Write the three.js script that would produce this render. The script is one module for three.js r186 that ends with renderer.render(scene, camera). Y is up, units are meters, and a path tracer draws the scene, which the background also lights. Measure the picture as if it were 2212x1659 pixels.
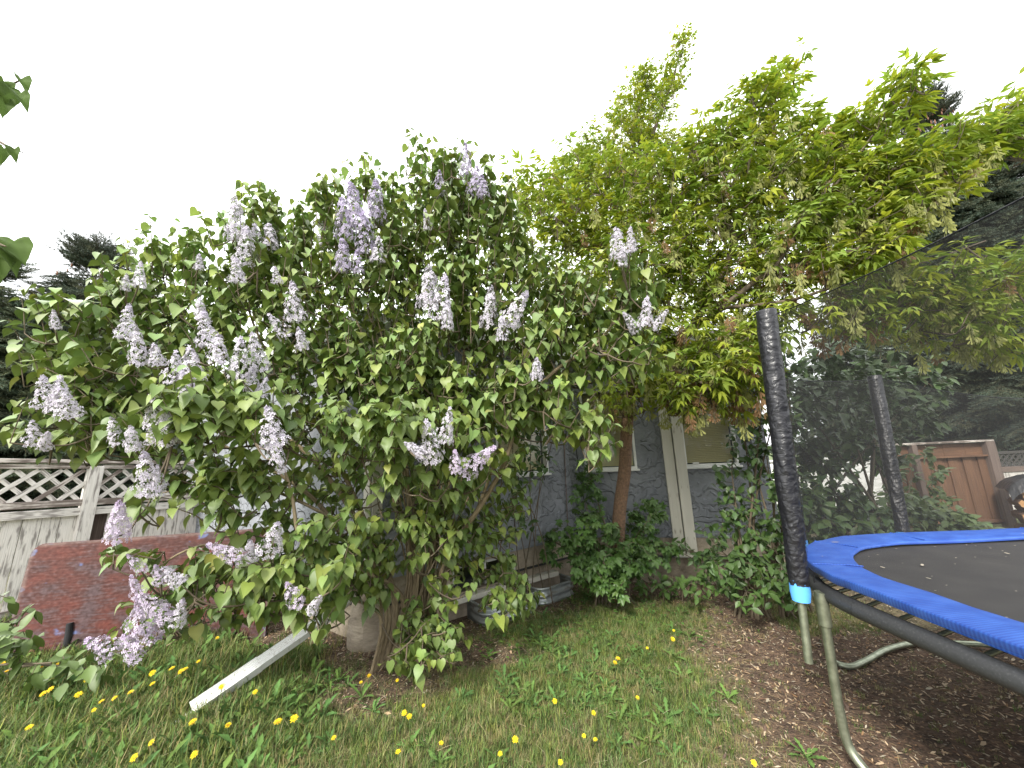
import * as THREE from 'three';
import { ImprovedNoise } from 'three/addons/math/ImprovedNoise.js';
import { mergeGeometries } from 'three/addons/utils/BufferGeometryUtils.js';
import { RoundedBoxGeometry } from 'three/addons/geometries/RoundedBoxGeometry.js';

// ---------------------------------------------------------------- camera, sky, sun, exposure
const EYE = 1.5, PITCH = THREE.MathUtils.degToRad(10.8), ROLL = THREE.MathUtils.degToRad(2.6), FOCAL = 830;
const scene = new THREE.Scene();
const camera = new THREE.PerspectiveCamera(90, 1024 / 768, 0.05, 400);
camera.rotation.order = 'YXZ';
camera.position.set(0, EYE, 0);
camera.rotation.set(PITCH, 0, -ROLL);
camera.updateMatrixWorld(true);

const renderer = new THREE.WebGLRenderer({ antialias: true });
renderer.setSize(1024, 768);
renderer.toneMapping = THREE.LinearToneMapping;
renderer.toneMappingExposure = 4.5;
renderer.shadowMap.enabled = true;
renderer.shadowMap.type = THREE.PCFSoftShadowMap;

const perlin = new ImprovedNoise();
const noise = (x, y, z = 0) => perlin.noise(x, y, z);
const fbm = (x, y, z = 0, o = 4) => { let s = 0, a = 0.5, f = 1; for (let i = 0; i < o; i++) { s += a * noise(x * f, y * f, z + i * 7.3); a *= 0.5; f *= 2; } return s; };
const smooth = (a, b, x) => { const t = Math.min(1, Math.max(0, (x - a) / (b - a))); return t * t * (3 - 2 * t); };
const mixn = (a, b, t) => a + (b - a) * t;

{ // an even white overcast, a little brighter overhead
  const w = 256, h = 128, d = new Float32Array(w * h * 4);
  for (let j = 0; j < h; j++) for (let i = 0; i < w; i++) {
    const el = ((j + 0.5) / h - 0.5) * Math.PI, az = (i / w) * Math.PI * 2, k = (j * w + i) * 4;
    const up = Math.max(0, Math.sin(el));
    const c = fbm(Math.cos(az) * Math.cos(el) * 1.6 + 3, Math.sin(el) * 2.4, Math.sin(az) * Math.cos(el) * 1.6, 4);
    const l = el > 0 ? (0.52 + 0.26 * up) * (1 + 0.10 * c) : 0.20;
    d[k] = l * 0.985; d[k + 1] = l; d[k + 2] = l * 1.02; d[k + 3] = 1;
  }
  const sky = new THREE.DataTexture(d, w, h, THREE.RGBAFormat, THREE.FloatType);
  sky.mapping = THREE.EquirectangularReflectionMapping; sky.magFilter = THREE.LinearFilter; sky.minFilter = THREE.LinearFilter;
  sky.wrapS = THREE.RepeatWrapping; sky.needsUpdate = true;
  scene.background = sky; scene.environment = sky;
}
const sun = new THREE.DirectionalLight(new THREE.Color(1, 0.955, 0.87), 1.5);
sun.position.set(-6, 10, 7); sun.target.position.set(0, 0, -3);
sun.castShadow = true; sun.shadow.radius = 20; sun.shadow.mapSize.set(2048, 2048);
Object.assign(sun.shadow.camera, { left: -16, right: 16, top: 16, bottom: -16, near: 1, far: 50 });
scene.add(sun, sun.target);

// ---------------------------------------------------------------- helpers
function rngOf(seed) { let a = seed >>> 0; return () => { a = (a + 0x6D2B79F5) | 0; let t = Math.imul(a ^ (a >>> 15), 1 | a); t = (t + Math.imul(t ^ (t >>> 7), 61 | t)) ^ t; return ((t ^ (t >>> 14)) >>> 0) / 4294967296; }; }
const V = (x, y, z) => new THREE.Vector3(x, y, z);
const UP = V(0, 1, 0);
// surveying: a sight line of the photograph (2212 x 1659 grid) turned into a point of the yard at a given distance, height or wall
function sight(px, py) { return V(px - 1106, -(py - 829.5), -FOCAL).applyQuaternion(camera.quaternion); }
function at(px, py, d) { const v = sight(px, py); return v.multiplyScalar(d / -v.z).add(camera.position); }
function level(px, py, h = 0) { const v = sight(px, py); return v.multiplyScalar((h - EYE) / v.y).add(camera.position); }
const taken = {}, ORD = ['first', 'second', 'third', 'fourth', 'fifth', 'sixth', 'seventh', 'eighth', 'ninth', 'tenth', 'eleventh', 'twelfth', 'thirteenth', 'fourteenth'];
function numbered(name) { const n = taken[name] = (taken[name] ?? -1) + 1; return n ? `${name}_${String(n).padStart(3, '0')}` : name; }
function shadows(o) { o.traverse(m => { if (m.isMesh) { m.castShadow = true; m.receiveShadow = true; } }); return o; }
function thing(name, label, category, pos = [0, 0, 0], turn = 0, group) {
  const o = new THREE.Group(); o.name = numbered(name); o.position.set(...pos); o.rotation.y = turn;
  o.userData = { label, category }; if (group) o.userData.group = group; scene.add(o); return o;
}
function part(name, geo, mat, parent, kind) {
  const m = new THREE.Mesh(geo, mat); m.name = name; m.castShadow = m.receiveShadow = true; if (kind) m.userData.kind = kind; parent.add(m); return m;
}
// collects copies of small shapes into one geometry
class MB {
  constructor() { this.p = []; this.n = []; this.u = []; this.c = []; this.i = []; }
  add(g, m, col) {
    const P = g.attributes.position, N = g.attributes.normal, U = g.attributes.uv, C = g.attributes.color, o = this.p.length / 3, e = m.elements;
    for (let k = 0; k < P.count; k++) {
      const x = P.getX(k), y = P.getY(k), z = P.getZ(k);
      this.p.push(e[0] * x + e[4] * y + e[8] * z + e[12], e[1] * x + e[5] * y + e[9] * z + e[13], e[2] * x + e[6] * y + e[10] * z + e[14]);
      const a = N.getX(k), b = N.getY(k), c = N.getZ(k); let nx = e[0] * a + e[4] * b + e[8] * c, ny = e[1] * a + e[5] * b + e[9] * c, nz = e[2] * a + e[6] * b + e[10] * c; const l = Math.hypot(nx, ny, nz) || 1;
      this.n.push(nx / l, ny / l, nz / l); this.u.push(U ? U.getX(k) : 0, U ? U.getY(k) : 0);
      const cr = C ? C.getX(k) : 1, cg = C ? C.getY(k) : 1, cb = C ? C.getZ(k) : 1;
      this.c.push(cr * (col ? col.r : 1), cg * (col ? col.g : 1), cb * (col ? col.b : 1));
    }
    if (g.index) for (let k = 0; k < g.index.count; k++) this.i.push(o + g.index.getX(k)); else for (let k = 0; k < P.count; k++) this.i.push(o + k);
  }
  geo() {
    const g = new THREE.BufferGeometry();
    g.setAttribute('position', new THREE.Float32BufferAttribute(this.p, 3)); g.setAttribute('normal', new THREE.Float32BufferAttribute(this.n, 3));
    g.setAttribute('uv', new THREE.Float32BufferAttribute(this.u, 2)); g.setAttribute('color', new THREE.Float32BufferAttribute(this.c, 3));
    g.setIndex(this.i); return g;
  }
}
const I4 = new THREE.Matrix4();
function rawGeo(pos, idx, uv, col) {
  const g = new THREE.BufferGeometry(); g.setAttribute('position', new THREE.Float32BufferAttribute(pos, 3));
  if (uv) g.setAttribute('uv', new THREE.Float32BufferAttribute(uv, 2)); if (col) g.setAttribute('color', new THREE.Float32BufferAttribute(col, 3));
  g.setIndex(idx); g.computeVertexNormals(); return g;
}
// a bent round bar through points with a radius at each
function tube(pts, radii, sides = 8, caps = true, steps = 0, uvScale = 1) {
  let P = pts, R = radii;
  if (steps) { const c = new THREE.CatmullRomCurve3(pts, false, 'centripetal'); P = []; R = []; for (let k = 0; k <= steps; k++) { const t = k / steps; P.push(c.getPoint(t)); const f = t * (radii.length - 1), a = Math.min(radii.length - 2, Math.floor(f)); R.push(radii.length > 1 ? mixn(radii[a], radii[a + 1], f - a) : radii[0]); } }
  const pos = [], nor = [], uv = [], idx = []; let ref = null, along = 0;
  for (let k = 0; k < P.length; k++) {
    const t = (P[Math.min(k + 1, P.length - 1)].clone().sub(P[Math.max(k - 1, 0)])).normalize();
    if (!ref) ref = Math.abs(t.y) < 0.9 ? V(0, 1, 0) : V(1, 0, 0);
    const b = t.clone().cross(ref).normalize(), n = b.clone().cross(t).normalize(); ref = n;
    if (k) along += P[k].distanceTo(P[k - 1]); const r = R[Math.min(k, R.length - 1)];
    for (let s = 0; s <= sides; s++) { const a = s / sides * Math.PI * 2, ca = Math.cos(a), sa = Math.sin(a); const d = b.clone().multiplyScalar(ca).addScaledVector(n, sa); pos.push(P[k].x + d.x * r, P[k].y + d.y * r, P[k].z + d.z * r); nor.push(d.x, d.y, d.z); uv.push(s / sides * Math.PI * 2 * r * uvScale, along * uvScale); }
    if (k) for (let s = 0; s < sides; s++) { const a = (k - 1) * (sides + 1) + s, c = a + sides + 1; idx.push(a, c, a + 1, a + 1, c, c + 1); }
  }
  if (caps) for (const k of [0, P.length - 1]) {
    const o = pos.length / 3, t = (k ? P[k].clone().sub(P[k - 1]) : P[0].clone().sub(P[1])).normalize(); pos.push(P[k].x, P[k].y, P[k].z); nor.push(t.x, t.y, t.z); uv.push(0, 0);
    for (let s = 0; s <= sides; s++) { const q = (k * (sides + 1) + s) * 3; pos.push(pos[q], pos[q + 1], pos[q + 2]); nor.push(t.x, t.y, t.z); uv.push(0, 0); }
    for (let s = 0; s < sides; s++) k ? idx.push(o, o + 2 + s, o + 1 + s) : idx.push(o, o + 1 + s, o + 2 + s);
  }
  const g = new THREE.BufferGeometry(); g.setAttribute('position', new THREE.Float32BufferAttribute(pos, 3)); g.setAttribute('normal', new THREE.Float32BufferAttribute(nor, 3)); g.setAttribute('uv', new THREE.Float32BufferAttribute(uv, 2)); g.setIndex(idx); return g;
}
// box with its own uv in metres, slightly rounded
function board(w, h, d, r = 0.004) {
  const g = new RoundedBoxGeometry(w, h, d, 1, Math.min(r, w / 3, h / 3, d / 3)), P = g.attributes.position, N = g.attributes.normal, U = g.attributes.uv;
  for (let k = 0; k < P.count; k++) { const ax = Math.abs(N.getX(k)), ay = Math.abs(N.getY(k)), az = Math.abs(N.getZ(k)); if (az >= ax && az >= ay) U.setXY(k, P.getX(k), P.getY(k)); else if (ax >= ay) U.setXY(k, P.getZ(k), P.getY(k)); else U.setXY(k, P.getX(k), P.getZ(k)); }
  return g;
}
function shiftUV(g, du, dv, swap) { const U = g.attributes.uv; for (let k = 0; k < U.count; k++) { const a = U.getX(k), b = U.getY(k); swap ? U.setXY(k, b + du, a + dv) : U.setXY(k, a + du, b + dv); } return g; }
function colTex(w, h, fn, rx = 1, ry = rx) {
  const d = new Uint8Array(w * h * 4);
  for (let j = 0; j < h; j++) for (let i = 0; i < w; i++) { const c = fn(i / w, j / h), k = (j * w + i) * 4; d[k] = Math.max(0, Math.min(255, c[0])); d[k + 1] = Math.max(0, Math.min(255, c[1])); d[k + 2] = Math.max(0, Math.min(255, c[2])); d[k + 3] = 255; }
  const t = new THREE.DataTexture(d, w, h); t.colorSpace = THREE.SRGBColorSpace; t.magFilter = THREE.LinearFilter; t.minFilter = THREE.LinearMipmapLinearFilter; t.generateMipmaps = true; t.wrapS = t.wrapT = THREE.MirroredRepeatWrapping; t.repeat.set(rx, ry); t.needsUpdate = true; return t;
}
function greyTex(w, h, fn, rx = 1, ry = rx) { const t = colTex(w, h, (u, v) => { const g = fn(u, v) * 255; return [g, g, g]; }, rx, ry); t.colorSpace = THREE.NoColorSpace; return t; }
const lerp3 = (a, b, t) => [mixn(a[0], b[0], t), mixn(a[1], b[1], t), mixn(a[2], b[2], t)];
const lin = (r, g, b) => new THREE.Color().setRGB(r, g, b);
// matrix with x along dir, y along normal
function frameM(pos, dir, nor, sx, sy = sx, sz = sx) {
  const X = dir.clone().normalize(), N = nor.clone().addScaledVector(X, -nor.dot(X)); if (N.lengthSq() < 1e-6) N.set(X.y, -X.x, 0.01); N.normalize(); const Z = X.clone().cross(N);
  return new THREE.Matrix4().makeBasis(X.multiplyScalar(sx), N.multiplyScalar(sy), Z.multiplyScalar(sz)).setPosition(pos);
}
const rv = R => V(R() - 0.5, R() - 0.5, R() - 0.5).multiplyScalar(2);

// ---------------------------------------------------------------- materials
const std = o => new THREE.MeshStandardMaterial(o);
const stuccoBump = greyTex(512, 512, (u, v) => {
  const x = u * 9, y = v * 9, wx = fbm(x * 0.7, y * 0.7, 3, 3) * 1.8, wy = fbm(x * 0.7 + 9, y * 0.7, 5, 3) * 1.8;
  const a = fbm(x * 0.9 + wx, y * 1.5 + wy, 1, 3); const plateau = smooth(-0.04, 0.03, a) * 0.45 + smooth(0.13, 0.17, a) * 0.35;
  return 0.1 + plateau + 0.10 * fbm(x * 6, y * 6, 2, 3) + 0.03;
}, 0.62);
const stuccoMap = colTex(256, 256, (u, v) => { const n = fbm(u * 6, v * 6, 8, 5), m = fbm(u * 40, v * 40, 3, 2); return lerp3([112, 115, 120], [136, 139, 144], 0.5 + n * 0.9).map(c => c + m * 14); }, 0.45);
const M = {
  stucco: std({ map: stuccoMap, bumpMap: stuccoBump, bumpScale: 0.03, roughness: 0.95 }),
  concrete: std({ map: colTex(256, 256, (u, v) => { const n = fbm(u * 5, v * 5, 4, 5), m = fbm(u * 50, v * 50, 1, 2), crack = 0; return lerp3([128, 117, 102], [172, 160, 142], 0.5 + n).map(c => c + m * 22 + crack); }, 0.9), bumpMap: greyTex(256, 256, (u, v) => 0.5 + 0.6 * fbm(u * 14, v * 14, 2, 5), 0.9), bumpScale: 0.02, roughness: 0.97 }),
  whitePaint: std({ map: colTex(128, 512, (u, v) => { const g = fbm(u * 26, v * 3, 1, 4), p = fbm(u * 9, v * 6, 6, 4); return lerp3([196, 192, 180], [140, 132, 118], smooth(0.2, 0.42, p + g * 0.35)).map(c => c + g * 14); }, 3, 0.8), roughness: 0.7 }),
  vinyl: std({ color: lin(0.62, 0.62, 0.60), roughness: 0.5 }),
  spout: std({ map: colTex(256, 128, (u, v) => { const g = fbm(u * 5, v * 20, 1, 4), p = fbm(u * 22, v * 9, 6, 3); return lerp3([222, 222, 218], [190, 187, 178], smooth(0.1, 0.45, p + 0.4 * g)); }, 1, 4), roughness: 0.45 }),
  glass: new THREE.MeshPhysicalMaterial({ color: lin(0.9, 0.94, 0.92), transmission: 1, thickness: 0, roughness: 0.03, ior: 1.5 }),
  blind: std({ color: lin(0.5, 0.42, 0.25), roughness: 0.7 }),
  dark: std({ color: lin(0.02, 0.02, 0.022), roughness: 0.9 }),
  roof: std({ map: colTex(256, 256, (u, v) => { const n = fbm(u * 60, v * 60, 1, 2), r = (v * 10 % 1) < 0.08 ? -20 : 0; return [92 + n * 50 + r, 86 + n * 50 + r, 80 + n * 50 + r]; }, 0.8), roughness: 0.95 }),
  soffit: std({ color: lin(0.5, 0.5, 0.48), roughness: 0.7 }),
  galv: std({ color: lin(0.56, 0.58, 0.58), metalness: 0.75, roughnessMap: greyTex(128, 128, (u, v) => 0.55 + 0.5 * fbm(u * 8, v * 8, 1, 4), 3), roughness: 0.8, map: colTex(128, 128, (u, v) => { const n = fbm(u * 6, v * 6, 3, 4), d = smooth(0.1, 0.35, fbm(u * 3, v * 9, 7, 4)); return lerp3([225, 228, 228], [150, 138, 116], d * 0.8).map(c => c + n * 40); }, 2) }),
  steel: std({ color: lin(0.44, 0.46, 0.40), metalness: 0.8, roughness: 0.42, map: colTex(64, 256, (u, v) => { const n = fbm(u * 4, v * 14, 3, 4); return [216 + n * 60, 220 + n * 60, 205 + n * 60]; }, 6, 2) }),
  rail: std({ color: lin(0.055, 0.057, 0.06), roughness: 0.5, map: colTex(256, 256, (u, v) => { const n = fbm(u * 30, v * 30, 3, 3); return n > 0.28 ? [255, 255, 250] : [205 + n * 60, 205 + n * 60, 205 + n * 60]; }, 4) }),
  sleeve: std({ color: lin(0.010, 0.010, 0.013), roughness: 0.36, bumpMap: greyTex(256, 512, (u, v) => 0.5 + 0.7 * fbm(u * 5 + fbm(u * 3, v * 9, 9, 2) * 2, v * 22, 2, 4), 5, 1.6), bumpScale: 0.006 }),
  net: std({ color: lin(0.016, 0.016, 0.017), roughness: 0.9, transparent: true, opacity: 0.31, side: THREE.DoubleSide, depthWrite: false }),
  mat: std({ map: colTex(512, 512, (u, v) => { const w = ((u * 128 % 1) < 0.5) !== ((v * 128 % 1) < 0.5) ? 5 : -5, n = fbm(u * 6, v * 6, 2, 4); return [47 + w + n * 14, 45 + w + n * 14, 45 + w + n * 12]; }, 1), roughness: 0.8 }),
  pad: std({ map: colTex(256, 512, (u, v) => { const s = Math.sin(v * Math.PI * 2 * 48) * 12, n = fbm(u * 8, v * 8, 5, 4); return [44 + n * 34 + s * 0.7, 88 + n * 36 + s, 176 + n * 34 + s]; }, 1, 1.6), roughness: 0.5, bumpMap: greyTex(128, 256, (u, v) => 0.5 + 0.5 * fbm(u * 5, v * 5, 3, 4), 1.2), bumpScale: 0.012 }),
  bluecap: std({ color: lin(0.10, 0.36, 0.85), roughness: 0.45 }),
  weather: std({ map: colTex(256, 512, (u, v) => { const g = fbm(u * 42, v * 2.2, 1, 4), p = fbm(u * 10, v * 5, 6, 5), k = smooth(0.0, 0.36, p + g * 0.5); return lerp3([214, 209, 202], [138, 132, 127], k).map(c => c + g * 30); }, 2.4, 0.9), bumpMap: greyTex(256, 256, (u, v) => 0.5 + 0.6 * fbm(u * 50, v * 2.4, 1, 4), 2.4, 0.9), bumpScale: 0.006, roughness: 0.92 }),
  greywood: std({ map: colTex(256, 512, (u, v) => { const g = fbm(u * 44, v * 2.2, 11, 4), p = fbm(u * 8, v * 5, 16, 5), k = smooth(-0.22, 0.14, p + g * 0.5); return lerp3([204, 196, 188], [112, 101, 94], k).map(c => c + g * 36); }, 2.4, 0.9), roughness: 0.92 }),
  redboard: std({ map: colTex(512, 256, (u, v) => {
    const e = Math.min(u * 1.75, (1 - u) * 1.75, v * 0.85, (1 - v) * 0.85), n = fbm(u * 9, v * 6, 2, 5), s = fbm(u * 12, v * 60, 4, 4), f = fbm(u * 60, v * 34, 3, 3);
    let c = lerp3([88, 38, 28], [58, 33, 30], 0.5 + n * 1.3);
    c = lerp3(c, [78, 62, 66], smooth(0.0, 0.32, s * 0.6 + n * 0.7 + f * 0.4 + 0.16 * smooth(0.7, 0.3, v)) * 0.7);
    c = lerp3(c, [96, 116, 170], smooth(0.30, 0.42, fbm(u * 9 + 4, v * 7, 21, 4) + Math.max(0, 0.05 - e) * 5) * 0.75);
    c = lerp3(c, [112, 100, 96], smooth(0.035, 0.0, e + n * 0.04) * 0.7); return c.map(q => q + f * 34);
  }, 1), bumpMap: greyTex(256, 128, (u, v) => 0.5 + 0.5 * fbm(u * 20, v * 60, 4, 4), 1), bumpScale: 0.006, roughness: 0.75 }),
  cedar: std({ map: colTex(256, 512, (u, v) => { const g = fbm(u * 40, v * 2, 21, 4), p = fbm(u * 3, v * 3, 26, 4); return lerp3([132, 97, 72], [90, 66, 50], 0.5 + g * 1.2 + p * 0.4); }, 2.4, 0.9), roughness: 0.85 }),
  oldpost: std({ map: colTex(128, 256, (u, v) => { const g = fbm(u * 30, v * 2, 31, 4); return lerp3([140, 122, 112], [92, 80, 74], 0.5 + g); }, 2.4, 0.9), roughness: 0.92 }),
  darklattice: std({ color: lin(0.07, 0.065, 0.06), roughness: 0.9 }),
  tarp: std({ color: lin(0.02, 0.02, 0.022), roughness: 0.4, bumpMap: greyTex(128, 128, (u, v) => 0.5 + 0.6 * fbm(u * 6, v * 6, 3, 4), 2), bumpScale: 0.03 }),
  logEnd: std({ map: colTex(128, 128, (u, v) => { const r = Math.hypot(u - 0.5, v - 0.5), g = Math.sin(r * 90 + fbm(u * 4, v * 4, 1) * 6); return lerp3([214, 172, 124], [170, 122, 80], 0.5 + g * 0.3 + fbm(u * 9, v * 9, 3)); }, 1), roughness: 0.9 }),
  bark: std({ map: colTex(128, 512, (u, v) => { const g = fbm(u * 10, v * 16, 3, 4), l = fbm(u * 3, v * 50, 7, 3); return lerp3([138, 108, 84], [90, 72, 58], 0.5 + g * 1.1 + l * 0.6); }, 6, 2), bumpMap: greyTex(128, 256, (u, v) => 0.5 + 0.6 * fbm(u * 12, v * 24, 5, 4), 6, 2), bumpScale: 0.012, roughness: 0.92 }),
  limb: std({ color: lin(0.10, 0.075, 0.055), roughness: 0.9 }),
  stem: std({ map: colTex(128, 256, (u, v) => { const g = fbm(u * 12, v * 8, 3, 4); return lerp3([150, 136, 108], [104, 90, 70], 0.5 + g * 1.2); }, 8, 2), roughness: 0.9 }),
  twig: std({ color: lin(0.10, 0.078, 0.05), roughness: 0.9 }),
  sprucebark: std({ color: lin(0.075, 0.06, 0.05), roughness: 0.95 }),
};
const leafy = (o = {}) => new THREE.MeshPhysicalMaterial({ color: 0xffffff, vertexColors: true, roughness: 0.5, transmission: 0.42, thickness: 0, ior: 1.42, side: THREE.DoubleSide, specularIntensity: 1, ...o });
M.leaf = leafy(); M.maple = leafy({ transmission: 0.56, roughness: 0.72, specularIntensity: 0.35 }); M.needle = std({ vertexColors: true, roughness: 0.7, side: THREE.DoubleSide });
M.petal = leafy({ roughness: 0.9, transmission: 0.3, specularIntensity: 0.2 }); M.grass = leafy({ roughness: 0.75, transmission: 0.3, specularIntensity: 0.3 });
M.litter = std({ vertexColors: true, roughness: 0.95, side: THREE.DoubleSide });
M.samara = leafy({ roughness: 0.9, transmission: 0.35, specularIntensity: 0.2 });
const leafTint = (c, o) => leafy({ color: c, ...o });

// ---------------------------------------------------------------- the ground
const HOUSE = [V(-5.3, 0, -6.3), V(-1.29, 0, -3.53), V(0.68, 0, -4.98), V(2.9, 0, -4.5), V(3.3, 0, -8.6), V(-4.6, 0, -9.4)];
function inPoly(x, z, P) { let c = false; for (let i = 0, j = P.length - 1; i < P.length; j = i++) if ((P[i].z > z) !== (P[j].z > z) && x < (P[j].x - P[i].x) * (z - P[i].z) / (P[j].z - P[i].z) + P[i].x) c = !c; return c; }
function segDist(x, z, a, b) { const dx = b.x - a.x, dz = b.z - a.z, t = Math.max(0, Math.min(1, ((x - a.x) * dx + (z - a.z) * dz) / (dx * dx + dz * dz))); return Math.hypot(x - a.x - t * dx, z - a.z - t * dz); }
function wallDist(x, z) { let d = 9; for (let k = 0; k < 3; k++) d = Math.min(d, segDist(x, z, HOUSE[k], HOUSE[k + 1])); return inPoly(x, z, HOUSE) ? -d : d; }
const spoutLo = level(360, 1576), spoutHi = V(-1.52, 0, -3.34), nearSpout = (x, z) => segDist(x, z, spoutLo, spoutHi) < 0.13;
const lawn = (x, z) => { // how much of the soil is grown over
  const n = fbm(x * 1.1, z * 1.1, 4, 4);
  let l = smooth(1.75, 0.85, x + n * 1.0 + (z + 3) * 0.25) * smooth(0.12, 0.75, wallDist(x, z) + n * 0.6);
  l *= 1 - 0.85 * smooth(0.62, 0.25, Math.hypot((x + 1.15) * 0.8, z + 3.05) + n * 0.3);
  l *= 1 - 0.75 * smooth(0.4, 0.12, Math.hypot((x + 0.4) * 0.7, (z + 3.35) * 1.3) + n * 0.25);
  if (x > 2.2 && z < -3.4) l = Math.max(l, 0.5); if (z < -9 || x < -5.6 || x > 6) l = 1;
  return Math.max(0, Math.min(1, l + n * 0.25 * (l > 0.02 ? 1 : 0)));
};
const groundY = (x, z) => 0.022 * fbm(x * 0.9, z * 0.9, 2, 3) + 0.008 * noise(x * 4, z * 4, 1);
{
  const n = 220, pos = [], uv = [], col = [], idx = [];
  const warp = t => { const s = t * 2 - 1; return Math.sign(s) * (4.5 * Math.abs(s) + 95 * Math.pow(Math.abs(s), 7)); };
  for (let j = 0; j <= n; j++) for (let i = 0; i <= n; i++) {
    const x = warp(i / n), z = -3 + warp(j / n); pos.push(x, groundY(x, z), z); uv.push(x, z);
    const l = lawn(x, z), k = fbm(x * 2.3, z * 2.3, 9, 4), soil = [0.085 + k * 0.045, 0.056 + k * 0.03, 0.039 + k * 0.022], thatch = [0.13 + k * 0.05, 0.125 + k * 0.05, 0.062 + k * 0.02];
    const far = smooth(6, 12, Math.hypot(x, z + 3)), c = lerp3(lerp3(soil, thatch, l), [0.07, 0.10, 0.03], far); col.push(...c.map(q => q * 3.2));
  }
  for (let j = 0; j < n; j++) for (let i = 0; i < n; i++) { const a = j * (n + 1) + i; idx.push(a, a + n + 1, a + 1, a + 1, a + n + 1, a + n + 2); }
  const soilMap = colTex(512, 512, (u, v) => { const a = fbm(u * 18, v * 18, 1, 5), b = fbm(u * 90, v * 90, 3, 2); const q = 150 + a * 90 + b * 110; return [q, q * 0.98, q * 0.95]; }, 0.8);
  const soilBump = greyTex(512, 512, (u, v) => 0.5 + 0.5 * fbm(u * 18, v * 18, 1, 5) + 0.35 * fbm(u * 90, v * 90, 3, 2), 0.8);
  const g = part('ground', rawGeo(pos, idx, uv, col), std({ vertexColors: true, map: soilMap, bumpMap: soilBump, bumpScale: 0.02, roughness: 1 }), scene); g.userData.kind = 'structure';
}

// ---------------------------------------------------------------- the house
const wallHits = {};
const house = thing('house', 'pale blue stucco house behind the lilac bush, with white trimmed windows', 'house');
const EAVE = 2.72, PLINTH = 0.5, TH = 0.16;
function wallFrame(a, b) { const X = b.clone().sub(a).normalize(), Z = X.clone().cross(UP).normalize(); return { a, b, X, Z, len: a.distanceTo(b), m: new THREE.Matrix4().makeBasis(X, UP, Z).setPosition(a) }; }
function hit(w, px, py) { const v = sight(px, py), t = w.a.clone().sub(camera.position).dot(w.Z) / v.dot(w.Z), p = v.multiplyScalar(t).add(camera.position); return [p.clone().sub(w.a).dot(w.X), p.y]; }
function wallPart(name, w, y0, y1, holes, mat, back, parent = house, u0 = 0, u1 = w.len) {
  const s = new THREE.Shape([[u0, y0], [u1, y0], [u1, y1], [u0, y1]].map(p => new THREE.Vector2(...p)));
  for (const h of holes) s.holes.push(new THREE.Path([[h[0], h[2]], [h[0], h[3]], [h[1], h[3]], [h[1], h[2]]].map(p => new THREE.Vector2(...p))));
  const g = new THREE.ExtrudeGeometry(s, { depth: TH, bevelEnabled: false }); g.translate(0, 0, -TH - back); g.applyMatrix4(w.m); return part(name, g, mat, parent);
}
function onWall(name, w, u, y, z, geo, mat, parent, rot = 0) { const g = geo.clone(); if (rot) g.rotateZ(rot); g.translate(u, y, z); g.applyMatrix4(w.m); return part(name, g, mat, parent); }
const wL = wallFrame(HOUSE[0], HOUSE[1]), wA = wallFrame(HOUSE[1], HOUSE[2]), wB = wallFrame(HOUSE[2], HOUSE[3]), wR = wallFrame(HOUSE[3], HOUSE[4]), wK = wallFrame(HOUSE[4], HOUSE[5]), wL2 = wallFrame(HOUSE[5], HOUSE[0]);
const q2l = hit(wB, 1264, 1016), q2r = hit(wB, 1377, 1012), q3l = hit(wB, 1480, 1008), q3r = hit(wB, 1598, 1006), q1r = hit(wA, 1184, 1018);
const sillY = (q2l[1] + q2r[1] + q3l[1] + q3r[1]) / 4, winTop = sillY + 1.0;
const win = [[wA, q1r[0] - 0.75, q1r[0]], [wB, q2l[0], q2r[0]], [wB, q3l[0], q3r[0]]];
const bh1 = [hit(wA, 1052, 1260)[0], hit(wA, 1118, 1230)[0]], ledgeA = hit(wA, 962, 1300), ledgeB = hit(wA, 1196, 1232), ledgeY = (ledgeA[1] + ledgeB[1]) / 2;
const basement = [[bh1[0] - 0.38, bh1[1], ledgeY + 0.03, PLINTH - 0.03]];
const hole = a => [a[1], a[2], sillY, winTop];
wallPart('wall', wL, PLINTH, EAVE, [], M.stucco, 0);
wallPart('wall', wA, PLINTH, EAVE, [hole(win[0])], M.stucco, 0); wallPart('wall', wB, PLINTH, EAVE, [hole(win[1]), hole(win[2])], M.stucco, 0);
for (const w of [wR, wK, wL2]) wallPart('wall', w, PLINTH, EAVE, [], M.stucco, 0);
for (const [w, h] of [[wL, []], [wA, basement], [wB, []], [wR, []], [wK, []], [wL2, []]]) wallPart('foundation', w, -0.3, PLINTH - 0.003, h, M.concrete, 0.018);
{ // the rounded render at the foot of the corner
  const c = HOUSE[1]; const pts = []; for (let k = 0; k <= 8; k++) { const t = k / 8; pts.push(new THREE.Vector2(0.15 + 0.05 * Math.sin((1 - t) * 2.2), -0.1 + t * 0.5)); }
  const g = new THREE.LatheGeometry(pts, 24); g.translate(c.x - 0.02, 0, c.z - 0.125); part('corner_plinth', g, M.concrete, house);
}
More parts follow.
